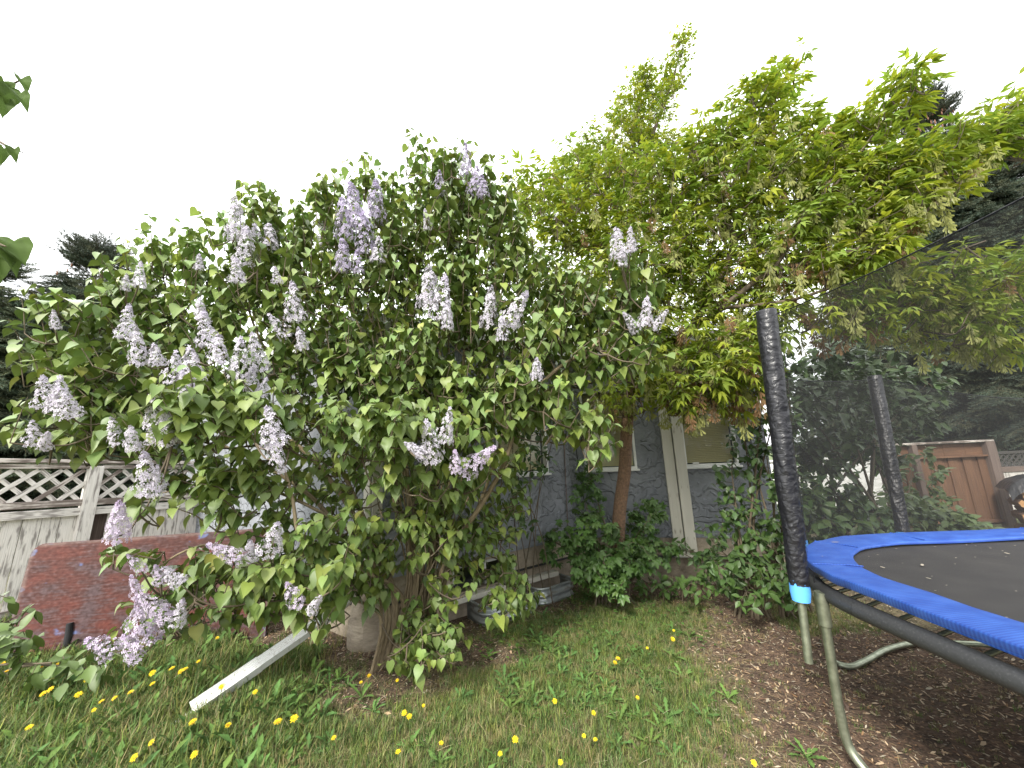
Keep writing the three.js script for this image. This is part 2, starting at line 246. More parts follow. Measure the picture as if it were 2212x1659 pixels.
for (const [w, u0, u1] of win) {
  const wd = u1 - u0, hh = winTop - sillY, uc = (u0 + u1) / 2, wn = new THREE.Group(); wn.name = 'window'; house.add(wn);
  const f = new MB(), t = 0.028; for (const [x, y, a, b] of [[uc, sillY + t / 2, wd, t], [uc, winTop - t / 2, wd, t], [u0 + t / 2, (sillY + winTop) / 2, t, hh - 2 * t], [u1 - t / 2, (sillY + winTop) / 2, t, hh - 2 * t]]) { const g = board(a, b, 0.07, 0.003); g.translate(x, y, -0.02); f.add(g, w.m); }
  part('frame', f.geo(), M.vinyl, wn);
  onWall('sill', w, uc, sillY - 0.013, 0.012, board(wd + 0.05, 0.024, 0.05), M.vinyl, wn);
  onWall('pane', w, uc, (sillY + winTop) / 2, -0.035, new THREE.PlaneGeometry(wd - 2 * t, hh - 2 * t), M.glass, wn);
  const b = new MB(), sl = new THREE.BoxGeometry(wd - 0.07, 0.0022, 0.024); for (let y = sillY + 0.05; y < winTop - 0.03; y += 0.021) b.add(sl, w.m.clone().multiply(new THREE.Matrix4().makeTranslation(uc, y, -0.085)).multiply(new THREE.Matrix4().makeRotationX(0.9)));
  part('blind', b.geo(), M.blind, wn, 'stuff');
}
{ // latch on the sash of the right window
  onWall('latch', wB, q3l[0] + 0.12, sillY + 0.04, 0.018, board(0.07, 0.02, 0.012, 0.003), M.vinyl, house);
}
onWall('corner_trim', wA, 0.045, (PLINTH + EAVE) / 2, 0.008, board(0.09, EAVE - PLINTH - 0.02, 0.02), M.whitePaint, house);
onWall('corner_trim', wL, wL.len - 0.055, (PLINTH + EAVE) / 2, 0.008, board(0.09, EAVE - PLINTH - 0.02, 0.02), M.whitePaint, house);
{ // two boards with a dark gap between them
  const a = hit(wB, 1449, 1040), b = hit(wB, 1482, 1195), y0 = b[1] + 0.0, hgt = EAVE - 0.06 - y0, cx = a[0] + 0.075;
  onWall('trim_board', wB, cx - 0.068, y0 + hgt / 2, 0.02, board(0.115, hgt, 0.035), M.whitePaint, house); onWall('trim_board', wB, cx + 0.058, y0 + hgt / 2 - 0.01, 0.03, shiftUV(board(0.115, hgt, 0.05), 0.33, 0.7), M.whitePaint, house);
  onWall('trim_foot', wB, cx - 0.005, y0 - 0.02, 0.03, board(0.26, 0.03, 0.06), M.whitePaint, house);
}
{ // basement window and the long white ledge under it
  const [u0, u1, y0, y1] = basement[0], bw = new THREE.Group(); bw.name = 'basement_window'; house.add(bw);
  const f = new MB(); for (const [x, y, a, b] of [[(u0 + u1) / 2, y1 - 0.015, u1 - u0, 0.03], [u0 + 0.015, (y0 + y1) / 2, 0.03, y1 - y0 - 0.03], [u1 - 0.015, (y0 + y1) / 2, 0.03, y1 - y0 - 0.03], [(u0 + u1) / 2, (y0 + y1) / 2, 0.025, y1 - y0 - 0.03]]) { const g = board(a, b, 0.05, 0.003); g.translate(x, y, -0.06); f.add(g, wA.m); }
  part('frame', f.geo(), M.soffit, bw); onWall('pane', wA, (u0 + u1) / 2, (y0 + y1) / 2, -0.09, new THREE.PlaneGeometry(u1 - u0 - 0.04, y1 - y0 - 0.03), M.glass, bw);
  const lu0 = ledgeA[0], lu1 = ledgeB[0]; onWall('ledge', wA, (lu0 + lu1) / 2, ledgeY - 0.01, 0.035, board(lu1 - lu0, 0.05, 0.10, 0.008), M.whitePaint, house, 0);
}
{ // cable down the wall beside the bend
  const a = w => (px, py, z) => { const [u, y] = hit(w, px, py); return V(u, y, z).applyMatrix4(w.m); }; const f = a(wA);
  part('cable', tube([f(1216, 900, 0.012), f(1219, 1000, 0.012), f(1222, 1080, 0.016), f(1226, 1165, 0.012)], [0.006], 6, true, 14), M.oldpost, house);
  const g = a(wB); part('cable', tube([g(1244, 960, 0.02), g(1250, 1010, 0.015), g(1262, 1080, 0.03)], [0.005], 6, true, 10), M.dark, house);
}
{ // eaves and a low hipped roof
  const c = V(-0.9, 0, -6.6), off = HOUSE.map(p => { const d = p.clone().sub(c); return d.clone().multiplyScalar(1 + 0.24 / d.length()).add(c); });
  const s = new THREE.Shape(off.map(p => new THREE.Vector2(p.x, -p.z))), g = new THREE.ExtrudeGeometry(s, { depth: 0.14, bevelEnabled: false }); g.rotateX(-Math.PI / 2); g.translate(0, EAVE + 0.002, 0); part('eaves', g, M.soffit, house);
  const pos = [], uv = [], idx = []; off.forEach((p, i) => { const q = off[(i + 1) % off.length], o = pos.length / 3; pos.push(p.x, EAVE + 0.15, p.z, q.x, EAVE + 0.15, q.z, c.x, EAVE + 0.95, c.z); const L = p.distanceTo(q); uv.push(0, 0, L, 0, L / 2, 3); idx.push(o, o + 1, o + 2); });
  part('roof', rawGeo(pos, idx, uv), M.roof, house);
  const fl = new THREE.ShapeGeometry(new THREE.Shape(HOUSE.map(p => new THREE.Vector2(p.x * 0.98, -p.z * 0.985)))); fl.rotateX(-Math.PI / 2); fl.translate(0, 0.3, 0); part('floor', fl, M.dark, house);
}
// corrugated steel wells along the wall
function windowWell(px0, px1, outd, y0, y1, label) {
  const u0 = hit(wA, px0, 1280)[0], u1 = hit(wA, px1, 1240)[0], L = u1 - u0, r = 0.12, path = []; const arc = (cx, cz, a0, a1) => { for (let k = 0; k <= 6; k++) { const a = mixn(a0, a1, k / 6); path.push([cx + r * Math.cos(a), cz + r * Math.sin(a)]); } };
  path.push([0, 0.03]); path.push([0, (outd - r) / 2]); arc(r, outd - r, Math.PI, Math.PI / 2); for (let k = 1; k < 8; k++) path.push([mixn(r, L - r, k / 8), outd]); arc(L - r, outd - r, Math.PI / 2, 0); path.push([L, (outd - r) / 2]); path.push([L, 0.03]);
  const rows = 36, pos = [], uv = [], idx = [], n = path.length; let al = [0]; for (let k = 1; k < n; k++) al.push(al[k - 1] + Math.hypot(path[k][0] - path[k - 1][0], path[k][1] - path[k - 1][1]));
  for (const side of [0, 1]) { const o = pos.length / 3;
    for (let j = 0; j <= rows; j++) for (let k = 0; k < n; k++) {
      const a = path[Math.max(0, k - 1)], b = path[Math.min(n - 1, k + 1)], tx = b[0] - a[0], tz = b[1] - a[1], l = Math.hypot(tx, tz), nx = -tz / l, nz = tx / l, y = mixn(y0, y1, j / rows), c = 0.014 * Math.cos((y1 - y) / 0.068 * Math.PI * 2) - side * 0.003;
      pos.push(u0 + path[k][0] + nx * c * (k > 1 && k < n - 2 ? 1 : 0), y, path[k][1] + nz * c * (k > 1 && k < n - 2 ? 1 : 0)); uv.push(al[k], y);
    }
    for (let j = 0; j < rows; j++) for (let k = 0; k < n - 1; k++) { const a = o + j * n + k, b = a + n; side ? idx.push(a, b, a + 1, a + 1, b, b + 1) : idx.push(a, a + 1, b, a + 1, b + 1, b); } }
  const g = rawGeo(pos, idx, uv); g.applyMatrix4(wA.m); const t = thing('window_well', label, 'window well'); part('corrugated_shell', g, M.galv, t);
  const rim = path.map(p => V(u0 + p[0], y1, p[1]).applyMatrix4(wA.m)); part('rolled_rim', tube(rim, [0.012], 6, true), M.galv, t); return t;
}
windowWell(1005, 1120, 0.36, -0.12, 0.17, 'corrugated steel window well nearer the lilac stems');
windowWell(1128, 1205, 0.30, -0.12, 0.15, 'corrugated steel window well farther along the wall, below the bare white ledge');

// ---------------------------------------------------------------- fences, board, downspout
{ // old white fence with a lattice top
  const A = V(-5.75, 0, -3.9), B = V(-4.72, 0, -6.05), D = B.clone().sub(A), L = D.length(), m = new THREE.Matrix4();
  const t = thing('lattice_fence', 'weathered white board fence with a diagonal lattice top', 'fence', A.toArray()); const X = D.clone().normalize(); t.rotation.y = Math.atan2(-X.z, X.x);
  t.rotation.z = -0.045; const e = -0.9, E = L + 0.2; // runs on past the frame
  const R = rngOf(11); const put = (name, geo, mat, x, y, z, rz = 0, p = t) => { const o = part(name, geo, mat, p); o.position.set(x, y, z); o.rotation.z = rz; return o; };
  const posts = [e + 0.1, 1.02, L + 0.1]; posts.forEach((x, i) => put('post', shiftUV(board(0.125, 1.70, 0.125, 0.006), i * 0.37, i * 0.2), i === 1 ? M.weather : M.greywood, x, 0.82, 0.03));
  const spans = posts.slice(0, -1).map((x, i) => [x + 0.055, posts[i + 1] - 0.055]); const yT = 1.67, yB = 1.26;
  put('top_rail', shiftUV(board(E - e, 0.045, 0.13), 0.1, 0, true), M.greywood, (E + e) / 2, yT + 0.055, 0.02);
  spans.forEach(([a, b], si) => {
    const w = b - a, c = (a + b) / 2; put('lattice_rail', shiftUV(board(w, 0.05, 0.05), si * 0.5, 0.2, true), M.greywood, c, yT - 0.005, 0.03); put('lattice_rail', shiftUV(board(w, 0.075, 0.05), si * 0.5, 0.4, true), M.greywood, c, yB - 0.02, 0.035); put('panel_rail', shiftUV(board(w, 0.09, 0.045), si * 0.5, 0.6, true), M.weather, c, yB - 0.125, 0.03);
    const hgt = yT - yB - 0.07, y0 = yB + 0.02; // each slat is cut to the opening
    for (const dir of [1, -1]) for (let s = -hgt; s < w; s += 0.185) {
      let x0 = s, x1 = s + hgt, a0 = 0, a1 = 1; if (x0 < 0) a0 = -x0 / hgt; if (x1 > w) a1 = 1 - (x1 - w) / hgt; if (a1 - a0 < 0.12) continue;
      const p0 = V(x0 + hgt * a0, y0 + hgt * (dir > 0 ? a0 : 1 - a0), 0), p1 = V(x0 + hgt * a1, y0 + hgt * (dir > 0 ? a1 : 1 - a1), 0), len = p0.distanceTo(p1) + 0.02, q = p0.clone().add(p1).multiplyScalar(0.5);
      put('lattice_slat', shiftUV(board(len, 0.044, 0.009, 0.002), R(), R(), true), R() < 0.65 ? M.weather : M.greywood, a + q.x, q.y, 0.022 + (dir > 0 ? 0.005 : -0.0045), dir * Math.PI / 4);
    }
    const nb = Math.round(w / 0.145); for (let k = 0; k < nb; k++) { const bw = w / nb; if (si === 1 && k === 0) continue; put('plank', shiftUV(board(bw - 0.006, 1.16, 0.018, 0.003), R(), R()), M.weather, a + bw * (k + 0.5), 0.55 + (R() - 0.5) * 0.01, 0.0 + (R() - 0.5) * 0.005); }
    put('bottom_rail', shiftUV(board(w, 0.09, 0.04), si, 0.3, true), M.greywood, c, 0.12, 0.035);
    put('backing_plank', shiftUV(board(0.2, 1.16, 0.018, 0.003), R(), R()), M.oldpost, spans[1][0] + 0.09, 0.55, -0.03);
  });
}
{ // painted sheet leaning near the fence
  const bl = V(-4.30, 0.0, -3.5), br = V(-2.35, 0.0, -3.86), L = bl.distanceTo(br), Hh = 0.93, r = 0.09, s = new THREE.Shape(); s.moveTo(0, 0); s.lineTo(L, 0); s.lineTo(L, Hh - r); s.absarc(L - r, Hh - r, r, 0, Math.PI / 2); s.lineTo(r, Hh); s.absarc(r, Hh - r, r, Math.PI / 2, Math.PI); s.lineTo(0, 0);
  const g = new THREE.ExtrudeGeometry(s, { depth: 0.028, bevelEnabled: true, bevelSize: 0.004, bevelThickness: 0.004, bevelSegments: 2, curveSegments: 10 }); const U = g.attributes.uv; for (let k = 0; k < U.count; k++) U.setXY(k, U.getX(k) / L, U.getY(k) / Hh);
  const b = part('painted_board', g, M.redboard, scene); const X = br.clone().sub(bl).normalize(); b.position.copy(bl); b.rotation.order = 'YXZ'; b.rotation.y = Math.atan2(-X.z, X.x); b.rotation.x = -0.13;
  b.userData = { label: 'large dull red painted board with a rounded corner, propped before the white fence', category: 'board' };
  const st = part('garden_stake', tube([V(0, -0.05, 0), V(0.005, 0.2, 0.0), V(-0.004, 0.28, 0)], [0.03, 0.027, 0.022], 7, true), M.dark, scene); const sp = level(139, 1425); st.position.set(sp.x, 0, sp.z); st.userData = { label: 'short dark stake standing in front of the red board', category: 'stake' };
  const s2 = part('prop_post', board(0.08, 0.9, 0.08), M.greywood, scene); const mid = bl.clone().lerp(br, 0.55), Zb = X.clone().cross(UP); s2.position.set(mid.x - Zb.x * 0.15, 0.42, mid.z - Zb.z * 0.15); s2.rotation.y = b.rotation.y; s2.userData = { label: 'grey wooden post behind the red board that props it up', category: 'post' };
}
{ // white downspout lying out into the grass
  const hi = V(-1.52, 0.34, -3.34), lo = level(415, 1535, 0.05), s = new THREE.Shape(), w = 0.038, n = 10; const pts = []; // fluted front
  for (let k = 0; k <= n * 4; k++) { const t = k / (n * 4); pts.push(new THREE.Vector2(mixn(-w, w, t), 0.028 - 0.004 * (0.5 - 0.5 * Math.cos(t * n * Math.PI)))); } pts.push(new THREE.Vector2(w, -0.028), new THREE.Vector2(-w, -0.028));
  const L = hi.distanceTo(lo), t = thing('downspout', 'white fluted downspout extension slanting from the house corner into the grass', 'downspout', lo.toArray()); const X = hi.clone().sub(lo).normalize();
  const g1 = new THREE.ExtrudeGeometry(new THREE.Shape(pts), { depth: L * 0.62, bevelEnabled: false }), g2 = new THREE.ExtrudeGeometry(new THREE.Shape(pts.map(p => p.clone().multiplyScalar(1.09))), { depth: L * 0.42, bevelEnabled: false });
  const q = new THREE.Quaternion().setFromRotationMatrix(new THREE.Matrix4().lookAt(X, V(0, 0, 0), V(0.35, 1, 0.35))); const a = part('lower_pipe', g2, M.spout, t); a.quaternion.copy(q); const b = part('upper_pipe', g1, M.spout, t); b.quaternion.copy(q); b.position.copy(X).multiplyScalar(L * 0.38);
  const fl = part('outlet', new THREE.ExtrudeGeometry(new THREE.Shape(pts.map(p => new THREE.Vector2(p.x * 1.1, p.y * 0.25 - 0.02))), { depth: 0.34, bevelEnabled: false }), M.spout, t); const lo2 = level(372, 1568, 0.06).sub(lo); fl.position.copy(lo2); fl.lookAt(lo.clone()); 
  const elbow = tube([hi.clone().sub(lo), hi.clone().sub(lo).add(V(0.12, 0.1, -0.1)), V(-1.40, 0.75, -3.50).sub(lo), V(-1.40, 1.2, -3.50).sub(lo)], [0.036], 4, true, 10); part('elbow', elbow, M.spout, t);
}
// ---------------------------------------------------------------- yard beyond the trampoline
{
  const d = 6.8, t = thing('cedar_fence', 'reddish cedar board fence section with grey posts behind the net', 'fence', [6.3, 0, -d]); const R = rngOf(5); const W = 1.86, Hh = 1.42;
  const put = (n, g, m, x, y, z) => { const o = part(n, g, m, t); o.position.set(x, y, z); return o; };
  for (const x of [0, 0.55, W]) put('post', shiftUV(board(x === W ? 0.15 : 0.09, Hh, 0.1), x, 0), M.oldpost, x, Hh / 2 - 0.02, 0.02); put('cap_rail', shiftUV(board(W + 0.02, 0.035, 0.14), 0, 0, true), M.greywood, W / 2 + 0.06, Hh - 0.002, 0);
  put('cross_rail', shiftUV(board(W, 0.03, 0.09), 0, 0, true), M.cedar, W / 2, 1.17, 0.0); put('cross_rail', shiftUV(board(W, 0.05, 0.06), 0, 0, true), M.cedar, W / 2, 0.1, 0.0);
  for (let k = 0; k < 5; k++) put('plank', shiftUV(board(W / 5 - 0.004, 0.2, 0.02), R(), R(), true), M.cedar, W / 5 * (k + 0.5), 1.285, -0.03);
  for (let k = 0; k < 14; k++) put('plank', shiftUV(board(0.15, 1.12, 0.02), R(), R()), M.cedar, 0.07 + k * 0.128, 0.6, k % 2 ? -0.02 : -0.045);
}
{
  const t = thing('lattice_fence', 'dark lattice topped fence behind the firewood', 'fence', [8.35, 0, -7.5]); const put = (n, g, m, x, y, z, r = 0) => { const o = part(n, g, m, t); o.position.set(x, y, z); o.rotation.z = r; return o; }; const W = 4, R = rngOf(8);
  put('rail', board(W, 0.05, 0.05), M.darklattice, W / 2, 1.17, 0); put('rail', shiftUV(board(W, 0.10, 0.05), 0, 0, true), M.oldpost, W / 2, 0.86, 0); for (const x of [0, 2, 4]) put('post', board(0.09, 1.2, 0.09), M.oldpost, x, 0.59, -0.0);
  for (const dir of [1, -1]) for (let s = -0.26; s < W; s += 0.115) { const x0 = Math.max(0, s), x1 = Math.min(W, s + 0.26); if (x1 - x0 < 0.2) continue; put('lattice_slat', board(0.37, 0.03, 0.008), M.darklattice, s + 0.13, 1.03, dir * 0.005, dir * Math.PI / 4); }
  for (let k = 0; k < 26; k++) put('plank', shiftUV(board(0.15, 0.84, 0.018), R(), R()), M.weather, 0.08 + k * 0.153, 0.43, 0.0);
}
{ // low white painted wall of the next yard
  const t = thing('garden_wall', 'low white painted wall of the next yard, glimpsed between shrubs', 'wall', [7.6, 0, -9.2]); const a = part('wall_face', board(9, 1.12, 0.2, 0.02), std({ color: lin(0.7, 0.7, 0.68), roughness: 0.9, bumpMap: stuccoBump, bumpScale: 0.01 }), t); a.position.y = 0.55; const c = part('coping', board(9.06, 0.05, 0.27, 0.015), M.soffit, t); c.position.y = 1.137;
}
{ // firewood under a tarp
  const R = rngOf(21), V0 = [7.72, 0, -6.2], YAW = -0.62; const proto = []; for (let v = 0; v < 4; v++) { const n = 5 + (v % 3), s = new THREE.Shape(); for (let k = 0; k < n; k++) { const a = k / n * Math.PI * 2, r = 0.06 * (0.75 + 0.4 * R()); k ? s.lineTo(Math.cos(a) * r, Math.sin(a) * r * 0.8) : s.moveTo(r, 0); } s.closePath(); const g = new THREE.ExtrudeGeometry(s, { depth: 0.38, bevelEnabled: true, bevelSize: 0.006, bevelThickness: 0.006, bevelSegments: 1 }); const U = g.attributes.uv; for (let k = 0; k < U.count; k++) U.setXY(k, U.getX(k) * 6 + 0.5, U.getY(k) * 6 + 0.5); proto.push(g); }
  let c = 0; for (let row = 0; row < 7; row++) for (let k = 0; k < 9; k++) { if (row === 6 && k > 5) continue; const m = part(numbered('firewood_log'), proto[Math.floor(R() * 4)], [M.logEnd, M.bark], scene); const lx = 0.02 + k * 0.122 + (row % 2) * 0.06, lz = -0.4 + R() * 0.05; m.position.set(V0[0] + lx * Math.cos(YAW) + lz * Math.sin(YAW), 0.055 + row * 0.098, V0[2] - lx * Math.sin(YAW) + lz * Math.cos(YAW)); m.rotation.set(0, YAW, R() * 6, 'YXZ'); m.userData = { label: `split firewood log, ${ORD[k]} from the cedar fence in the ${['bottom', 'second lowest', 'third lowest', 'middle', 'third highest', 'second highest', 'top'][row]} row under the tarp`, category: 'log', group: 'split logs stacked beside the cedar fence' }; c++; }
  const pos = [], uv = [], idx = [], nx = 20, nz = 8; for (let j = 0; j <= nz; j++) for (let i = 0; i <= nx; i++) { const u = i / nx, v = j / nz, x = -0.1 + u * 1.4, z = -0.46 + v * 0.56; const edge = smooth(0.82, 1, v) * 0.16; pos.push(x, 0.76 + 0.12 * Math.sin(Math.min(1, u * 1.3) * Math.PI) + 0.04 * fbm(x * 5, z * 5, 3, 3) - edge - smooth(0.08, 0, u) * 0.1, z); uv.push(x, z); } for (let j = 0; j < nz; j++) for (let i = 0; i < nx; i++) { const a = j * (nx + 1) + i; idx.push(a, a + nx + 1, a + 1, a + 1, a + nx + 1, a + nx + 2); }
  const tp = part('tarp', rawGeo(pos, idx, uv), new THREE.MeshStandardMaterial({ ...{}, color: M.tarp.color, roughness: 0.4, bumpMap: M.tarp.bumpMap, bumpScale: 0.03, side: THREE.DoubleSide }), scene); tp.position.set(...V0); tp.rotation.y = YAW; tp.userData = { label: 'black tarp draped over the stacked firewood', category: 'tarp' };
}

// ---------------------------------------------------------------- trampoline
{
  const CX = 3.17, CZ = -0.985, R = rngOf(31);
  function outline(half, r, n = 14, straight = 12) { const p = []; const h = half - r; for (const [sx, sz, a0] of [[-1, -1, Math.PI], [1, -1, Math.PI * 1.5], [1, 1, 0], [-1, 1, Math.PI / 2]]) { for (let k = 0; k <= n; k++) { const a = a0 + k / n * Math.PI / 2; p.push(V(CX + sx * h + Math.cos(a) * r, 0, CZ + sz * h + Math.sin(a) * r)); } const a = a0 + Math.PI / 2, nx = a0 === Math.PI ? [1, -1] : a0 === Math.PI * 1.5 ? [1, 1] : a0 === 0 ? [-1, 1] : [-1, -1]; const e = V(CX + nx[0] * h + Math.cos(a) * r, 0, CZ + nx[1] * h + Math.sin(a) * r), s = p[p.length - 1].clone(); for (let k = 1; k < straight; k++) p.push(s.clone().lerp(e, k / straight)); } return p; }
  const t = thing('trampoline', 'large trampoline with a blue rim pad, black mat and black safety net', 'trampoline');
  const outer = outline(1.72, 0.86), inner = outline(1.505, 0.66), n = outer.length;
  { // pad: lower lip, skirt, top, inner edge
    const pos = [], uv = [], idx = []; const prof = [[0.30, 0.845], [0.08, 0.850], [0.01, 0.858], [0.0, 0.886], [0.02, 0.8935], [0.5, 0.896], [0.93, 0.890], [1.0, 0.882], [0.99, 0.872]];
    for (let k = 0; k <= n; k++) for (const [w, y] of prof) { const a = outer[k % n], b = inner[k % n], x = mixn(a.x, b.x, w), z = mixn(a.z, b.z, w), q = fbm(x * 5, z * 5, 3, 3); const lift = w > 0.02 ? q * 0.018 : q * 0.02, ed = w > 0.9 ? fbm(k * 0.9, 1, 2, 2) * 0.03 : 0; pos.push(x + (a.x - b.x) * ed, y + lift, z + (a.z - b.z) * ed); uv.push(x, z); }
    const m = prof.length; for (let k = 0; k < n; k++) for (let j = 0; j < m - 1; j++) { const a = k * m + j, b = a + m; idx.push(a, a + 1, b, a + 1, b + 1, b); }
    M.pad.side = THREE.DoubleSide; part('rim_pad', rawGeo(pos, idx, uv), M.pad, t);
  }
  { const c = outline(1.60, 0.75), pos = [CX, 0.855, CZ], uv = [CX, CZ], idx = []; const rings = 8; for (let j = 1; j <= rings; j++) for (const p of c) { const f = j / rings, x = mixn(CX, p.x, f), z = mixn(CZ, p.z, f); pos.push(x, 0.850 + 0.012 * f * f, z); uv.push(x, z); } for (let k = 0; k < n; k++) idx.push(0, 1 + (k + 1) % n, 1 + k); for (let j = 1; j < rings; j++) for (let k = 0; k < n; k++) { const a = 1 + (j - 1) * n + k, b = 1 + (j - 1) * n + (k + 1) % n; idx.push(a, b, a + n, b, b + n, a + n); } const mm = part('jumping_mat', rawGeo(pos, idx, uv), M.mat, t); mm.material.side = THREE.DoubleSide; }
  const railPts = outline(1.70, 0.84); part('frame_rail', tube([...railPts, railPts[0]].map(p => V(p.x, 0.778, p.z)), [0.036], 12, false, 0, 1), M.rail, t);
  { const g = new MB(); for (let k = 0; k < n; k++) { const a = railPts[k], b = inner[k], q = a.clone().lerp(b, 0.5); g.add(tube([V(a.x, 0.78, a.z), V(q.x, 0.815, q.z), V(b.x, 0.852, b.z)], [0.009], 5, false), I4); } part('springs', g.geo(), M.steel, t, 'stuff'); }
  for (let k = 3; k < n; k += 6) { const a = outer[k], b = inner[k], d = b.clone().sub(a); part('pad_seam', tube([0.02, 0.25, 0.5, 0.75, 0.97].map(f => V(a.x + d.x * f, 0.8955 + fbm((a.x + d.x * f) * 5, (a.z + d.z * f) * 5, 3, 3) * 0.018, a.z + d.z * f)), [0.0035], 4, false), M.pad, t); const sx = a.clone().lerp(railPts[k], 0.5); part('tie_strap', tube([V(a.x, 0.835, a.z), V(sx.x - 0.012 * (sx.x > CX ? -1 : 1), 0.79, sx.z), V(railPts[k].x, 0.728, railPts[k].z)], [0.004], 5, false, 6), M.sleeve, t); }
  // legs
  const leg = (pts, r = 0.02) => part('leg', tube(pts, [r], 12, true, 60), M.steel, t);
  leg([V(1.455, 0.765, -2.04), V(1.455, 0.5, -2.05), V(1.46, 0.25, -2.06), V(1.47, 0.12, -2.05), V(1.50, 0.045, -1.97), V(1.53, 0.03, -1.8), V(1.53, 0.03, -1.2), V(1.53, 0.03, -0.4), V(1.53, 0.06, -0.2), V(1.52, 0.3, -0.12), V(1.49, 0.765, -0.1)]);
  leg([at(1764, 1285, 2.42), at(1780, 1365, 2.60), at(1791, 1408, 2.78), level(1806, 1432, 0.03), level(1832, 1440, 0.02), level(1870, 1428, 0.02), level(1912, 1405, 0.03), level(1964, 1391, 0.03), level(2010, 1388, 0.03), V(3.5, 0.04, -3.0), V(3.95, 0.04, -2.8), V(4.22, 0.3, -2.7), V(4.3, 0.765, -2.66)], 0.018);
  leg([V(4.85, 0.765, -2.0), V(4.85, 0.1, -2.0), V(4.85, 0.03, -1.8), V(4.85, 0.03, -0.4), V(4.85, 0.1, -0.2), V(4.85, 0.765, -0.2)]); leg([V(2.2, 0.765, 0.7), V(2.2, 0.1, 0.7), V(2.4, 0.03, 0.7), V(4.0, 0.03, 0.7), V(4.2, 0.1, 0.7), V(4.2, 0.765, 0.7)]);
  part('leg_socket', tube([V(1.455, 0.79, -2.04), V(1.455, 0.64, -2.045)], [0.027], 12, true, 4), M.steel, t);
  // poles in wrinkled sleeves
  function sleeve(base, top, r, seed) {
    const rows = 220, sides = 34, pos = [], uv = [], idx = []; for (let j = 0; j <= rows; j++) for (let s = 0; s <= sides; s++) { const a = s / sides * Math.PI * 2, f = j / rows, y = f * 1.45; const c = base.clone().lerp(top, f); const wr = 0.014 * (0.25 - Math.abs(fbm(Math.cos(a) * 0.9 + seed, y * 13 + Math.sin(a) * 2.2, Math.sin(a) * 0.9, 3))) + 0.006 * noise(Math.cos(a) * 0.8, y * 5, seed); const rr = (r * (0.84 + 0.16 * f)) + wr * (1.3 - f * 0.7); pos.push(c.x + Math.cos(a) * rr, c.y, c.z + Math.sin(a) * rr); uv.push(s / sides * 0.4, y); }
    for (let j = 0; j < rows; j++) for (let s = 0; s < sides; s++) { const a = j * (sides + 1) + s, b = a + sides + 1; idx.push(a, b, a + 1, a + 1, b, b + 1); }
    const o = pos.length / 3; pos.push(top.x, top.y + 0.008, top.z); uv.push(0, 0); for (let s = 0; s < sides; s++) idx.push(o, rows * (sides + 1) + s + 1, rows * (sides + 1) + s); return rawGeo(pos, idx, uv);
  }
  const poles = [
    { b: at(1727, 1262, 2.03), t: at(1655, 672, 2.05), r: 0.05 }, { b: V(1.86, 0.86, -2.71), t: V(1.93, 2.0, -2.78), r: 0.045 }, { b: at(1953, 1158, 2.76), t: at(1889, 812, 2.95), r: 0.042 }, { b: V(4.3, 0.84, -2.79), t: V(4.45, 1.78, -2.95), r: 0.048 },
    { b: V(4.96, 0.84, -1.9), t: V(5.05, 2.2, -1.9), r: 0.05 }, { b: V(4.96, 0.84, 0.1), t: V(5.05, 2.2, 0.1), r: 0.05 }, { b: V(4.1, 0.84, 0.8), t: V(4.1, 2.2, 0.9), r: 0.05 }, { b: V(2.2, 0.84, 0.8), t: V(2.2, 2.25, 0.9), r: 0.05 }, { b: V(1.395, 0.84, 0.15), t: V(1.42, 2.27, 0.15), r: 0.05 }];
  poles.forEach((p, i) => { const e = new THREE.Group(); e.name = 'enclosure_pole'; t.add(e); part('foam_sleeve', sleeve(p.b, p.t, p.r, i * 3.1), M.sleeve, e); const d = p.t.clone().sub(p.b).normalize(), c = p.b; part('end_cap', tube([c.clone().addScaledVector(d, 0.02), c.clone().addScaledVector(d, -0.035), c.clone().addScaledVector(d, -0.075)], [0.041, 0.043, 0.037], 16, true), M.bluecap, e); part('pole_tube', tube([c.clone().addScaledVector(d, -0.03), c.clone().addScaledVector(d, -0.34)], [0.0175], 12, true, 2), M.steel, e); });
  // net: one panel between each pair of poles
  poles.forEach((p, i) => {
    const q = poles[(i + 1) % poles.length], nu = 18, nv = 14, pos = [], uv = [], idx = []; const sag = p.t.distanceTo(q.t) > 1.2 ? 0.07 : 0.02;
    const inn = v => v.clone().lerp(V(CX, v.y, CZ), 0.02);
    for (let j = 0; j <= nv; j++) for (let k = 0; k <= nu; k++) { const u = k / nu, v = j / nv, lo = inn(V(mixn(p.b.x, q.b.x, u), 0.885, mixn(p.b.z, q.b.z, u))), hi = inn(p.t).lerp(inn(q.t), u); hi.y -= 0.03 + sag * Math.sin(u * Math.PI); const c = lo.lerp(hi, v); const w = 0.03 * Math.sin(v * Math.PI) * fbm(u * 4 + i, v * 3, 2, 3); pos.push(c.x + w, c.y, c.z + w); uv.push(u, v); }
    for (let j = 0; j < nv; j++) for (let k = 0; k < nu; k++) { const a = j * (nu + 1) + k, b = a + nu + 1; idx.push(a, a + 1, b, a + 1, b + 1, b); }
    const nt = part('safety_net', rawGeo(pos, idx, uv), M.net, t); const hem = []; for (let k = 0; k <= nu; k++) hem.push(V(pos[(nv * (nu + 1) + k) * 3], pos[(nv * (nu + 1) + k) * 3 + 1], pos[(nv * (nu + 1) + k) * 3 + 2])); part('hem', tube(hem, [0.003], 5, true), M.sleeve, nt);
  });
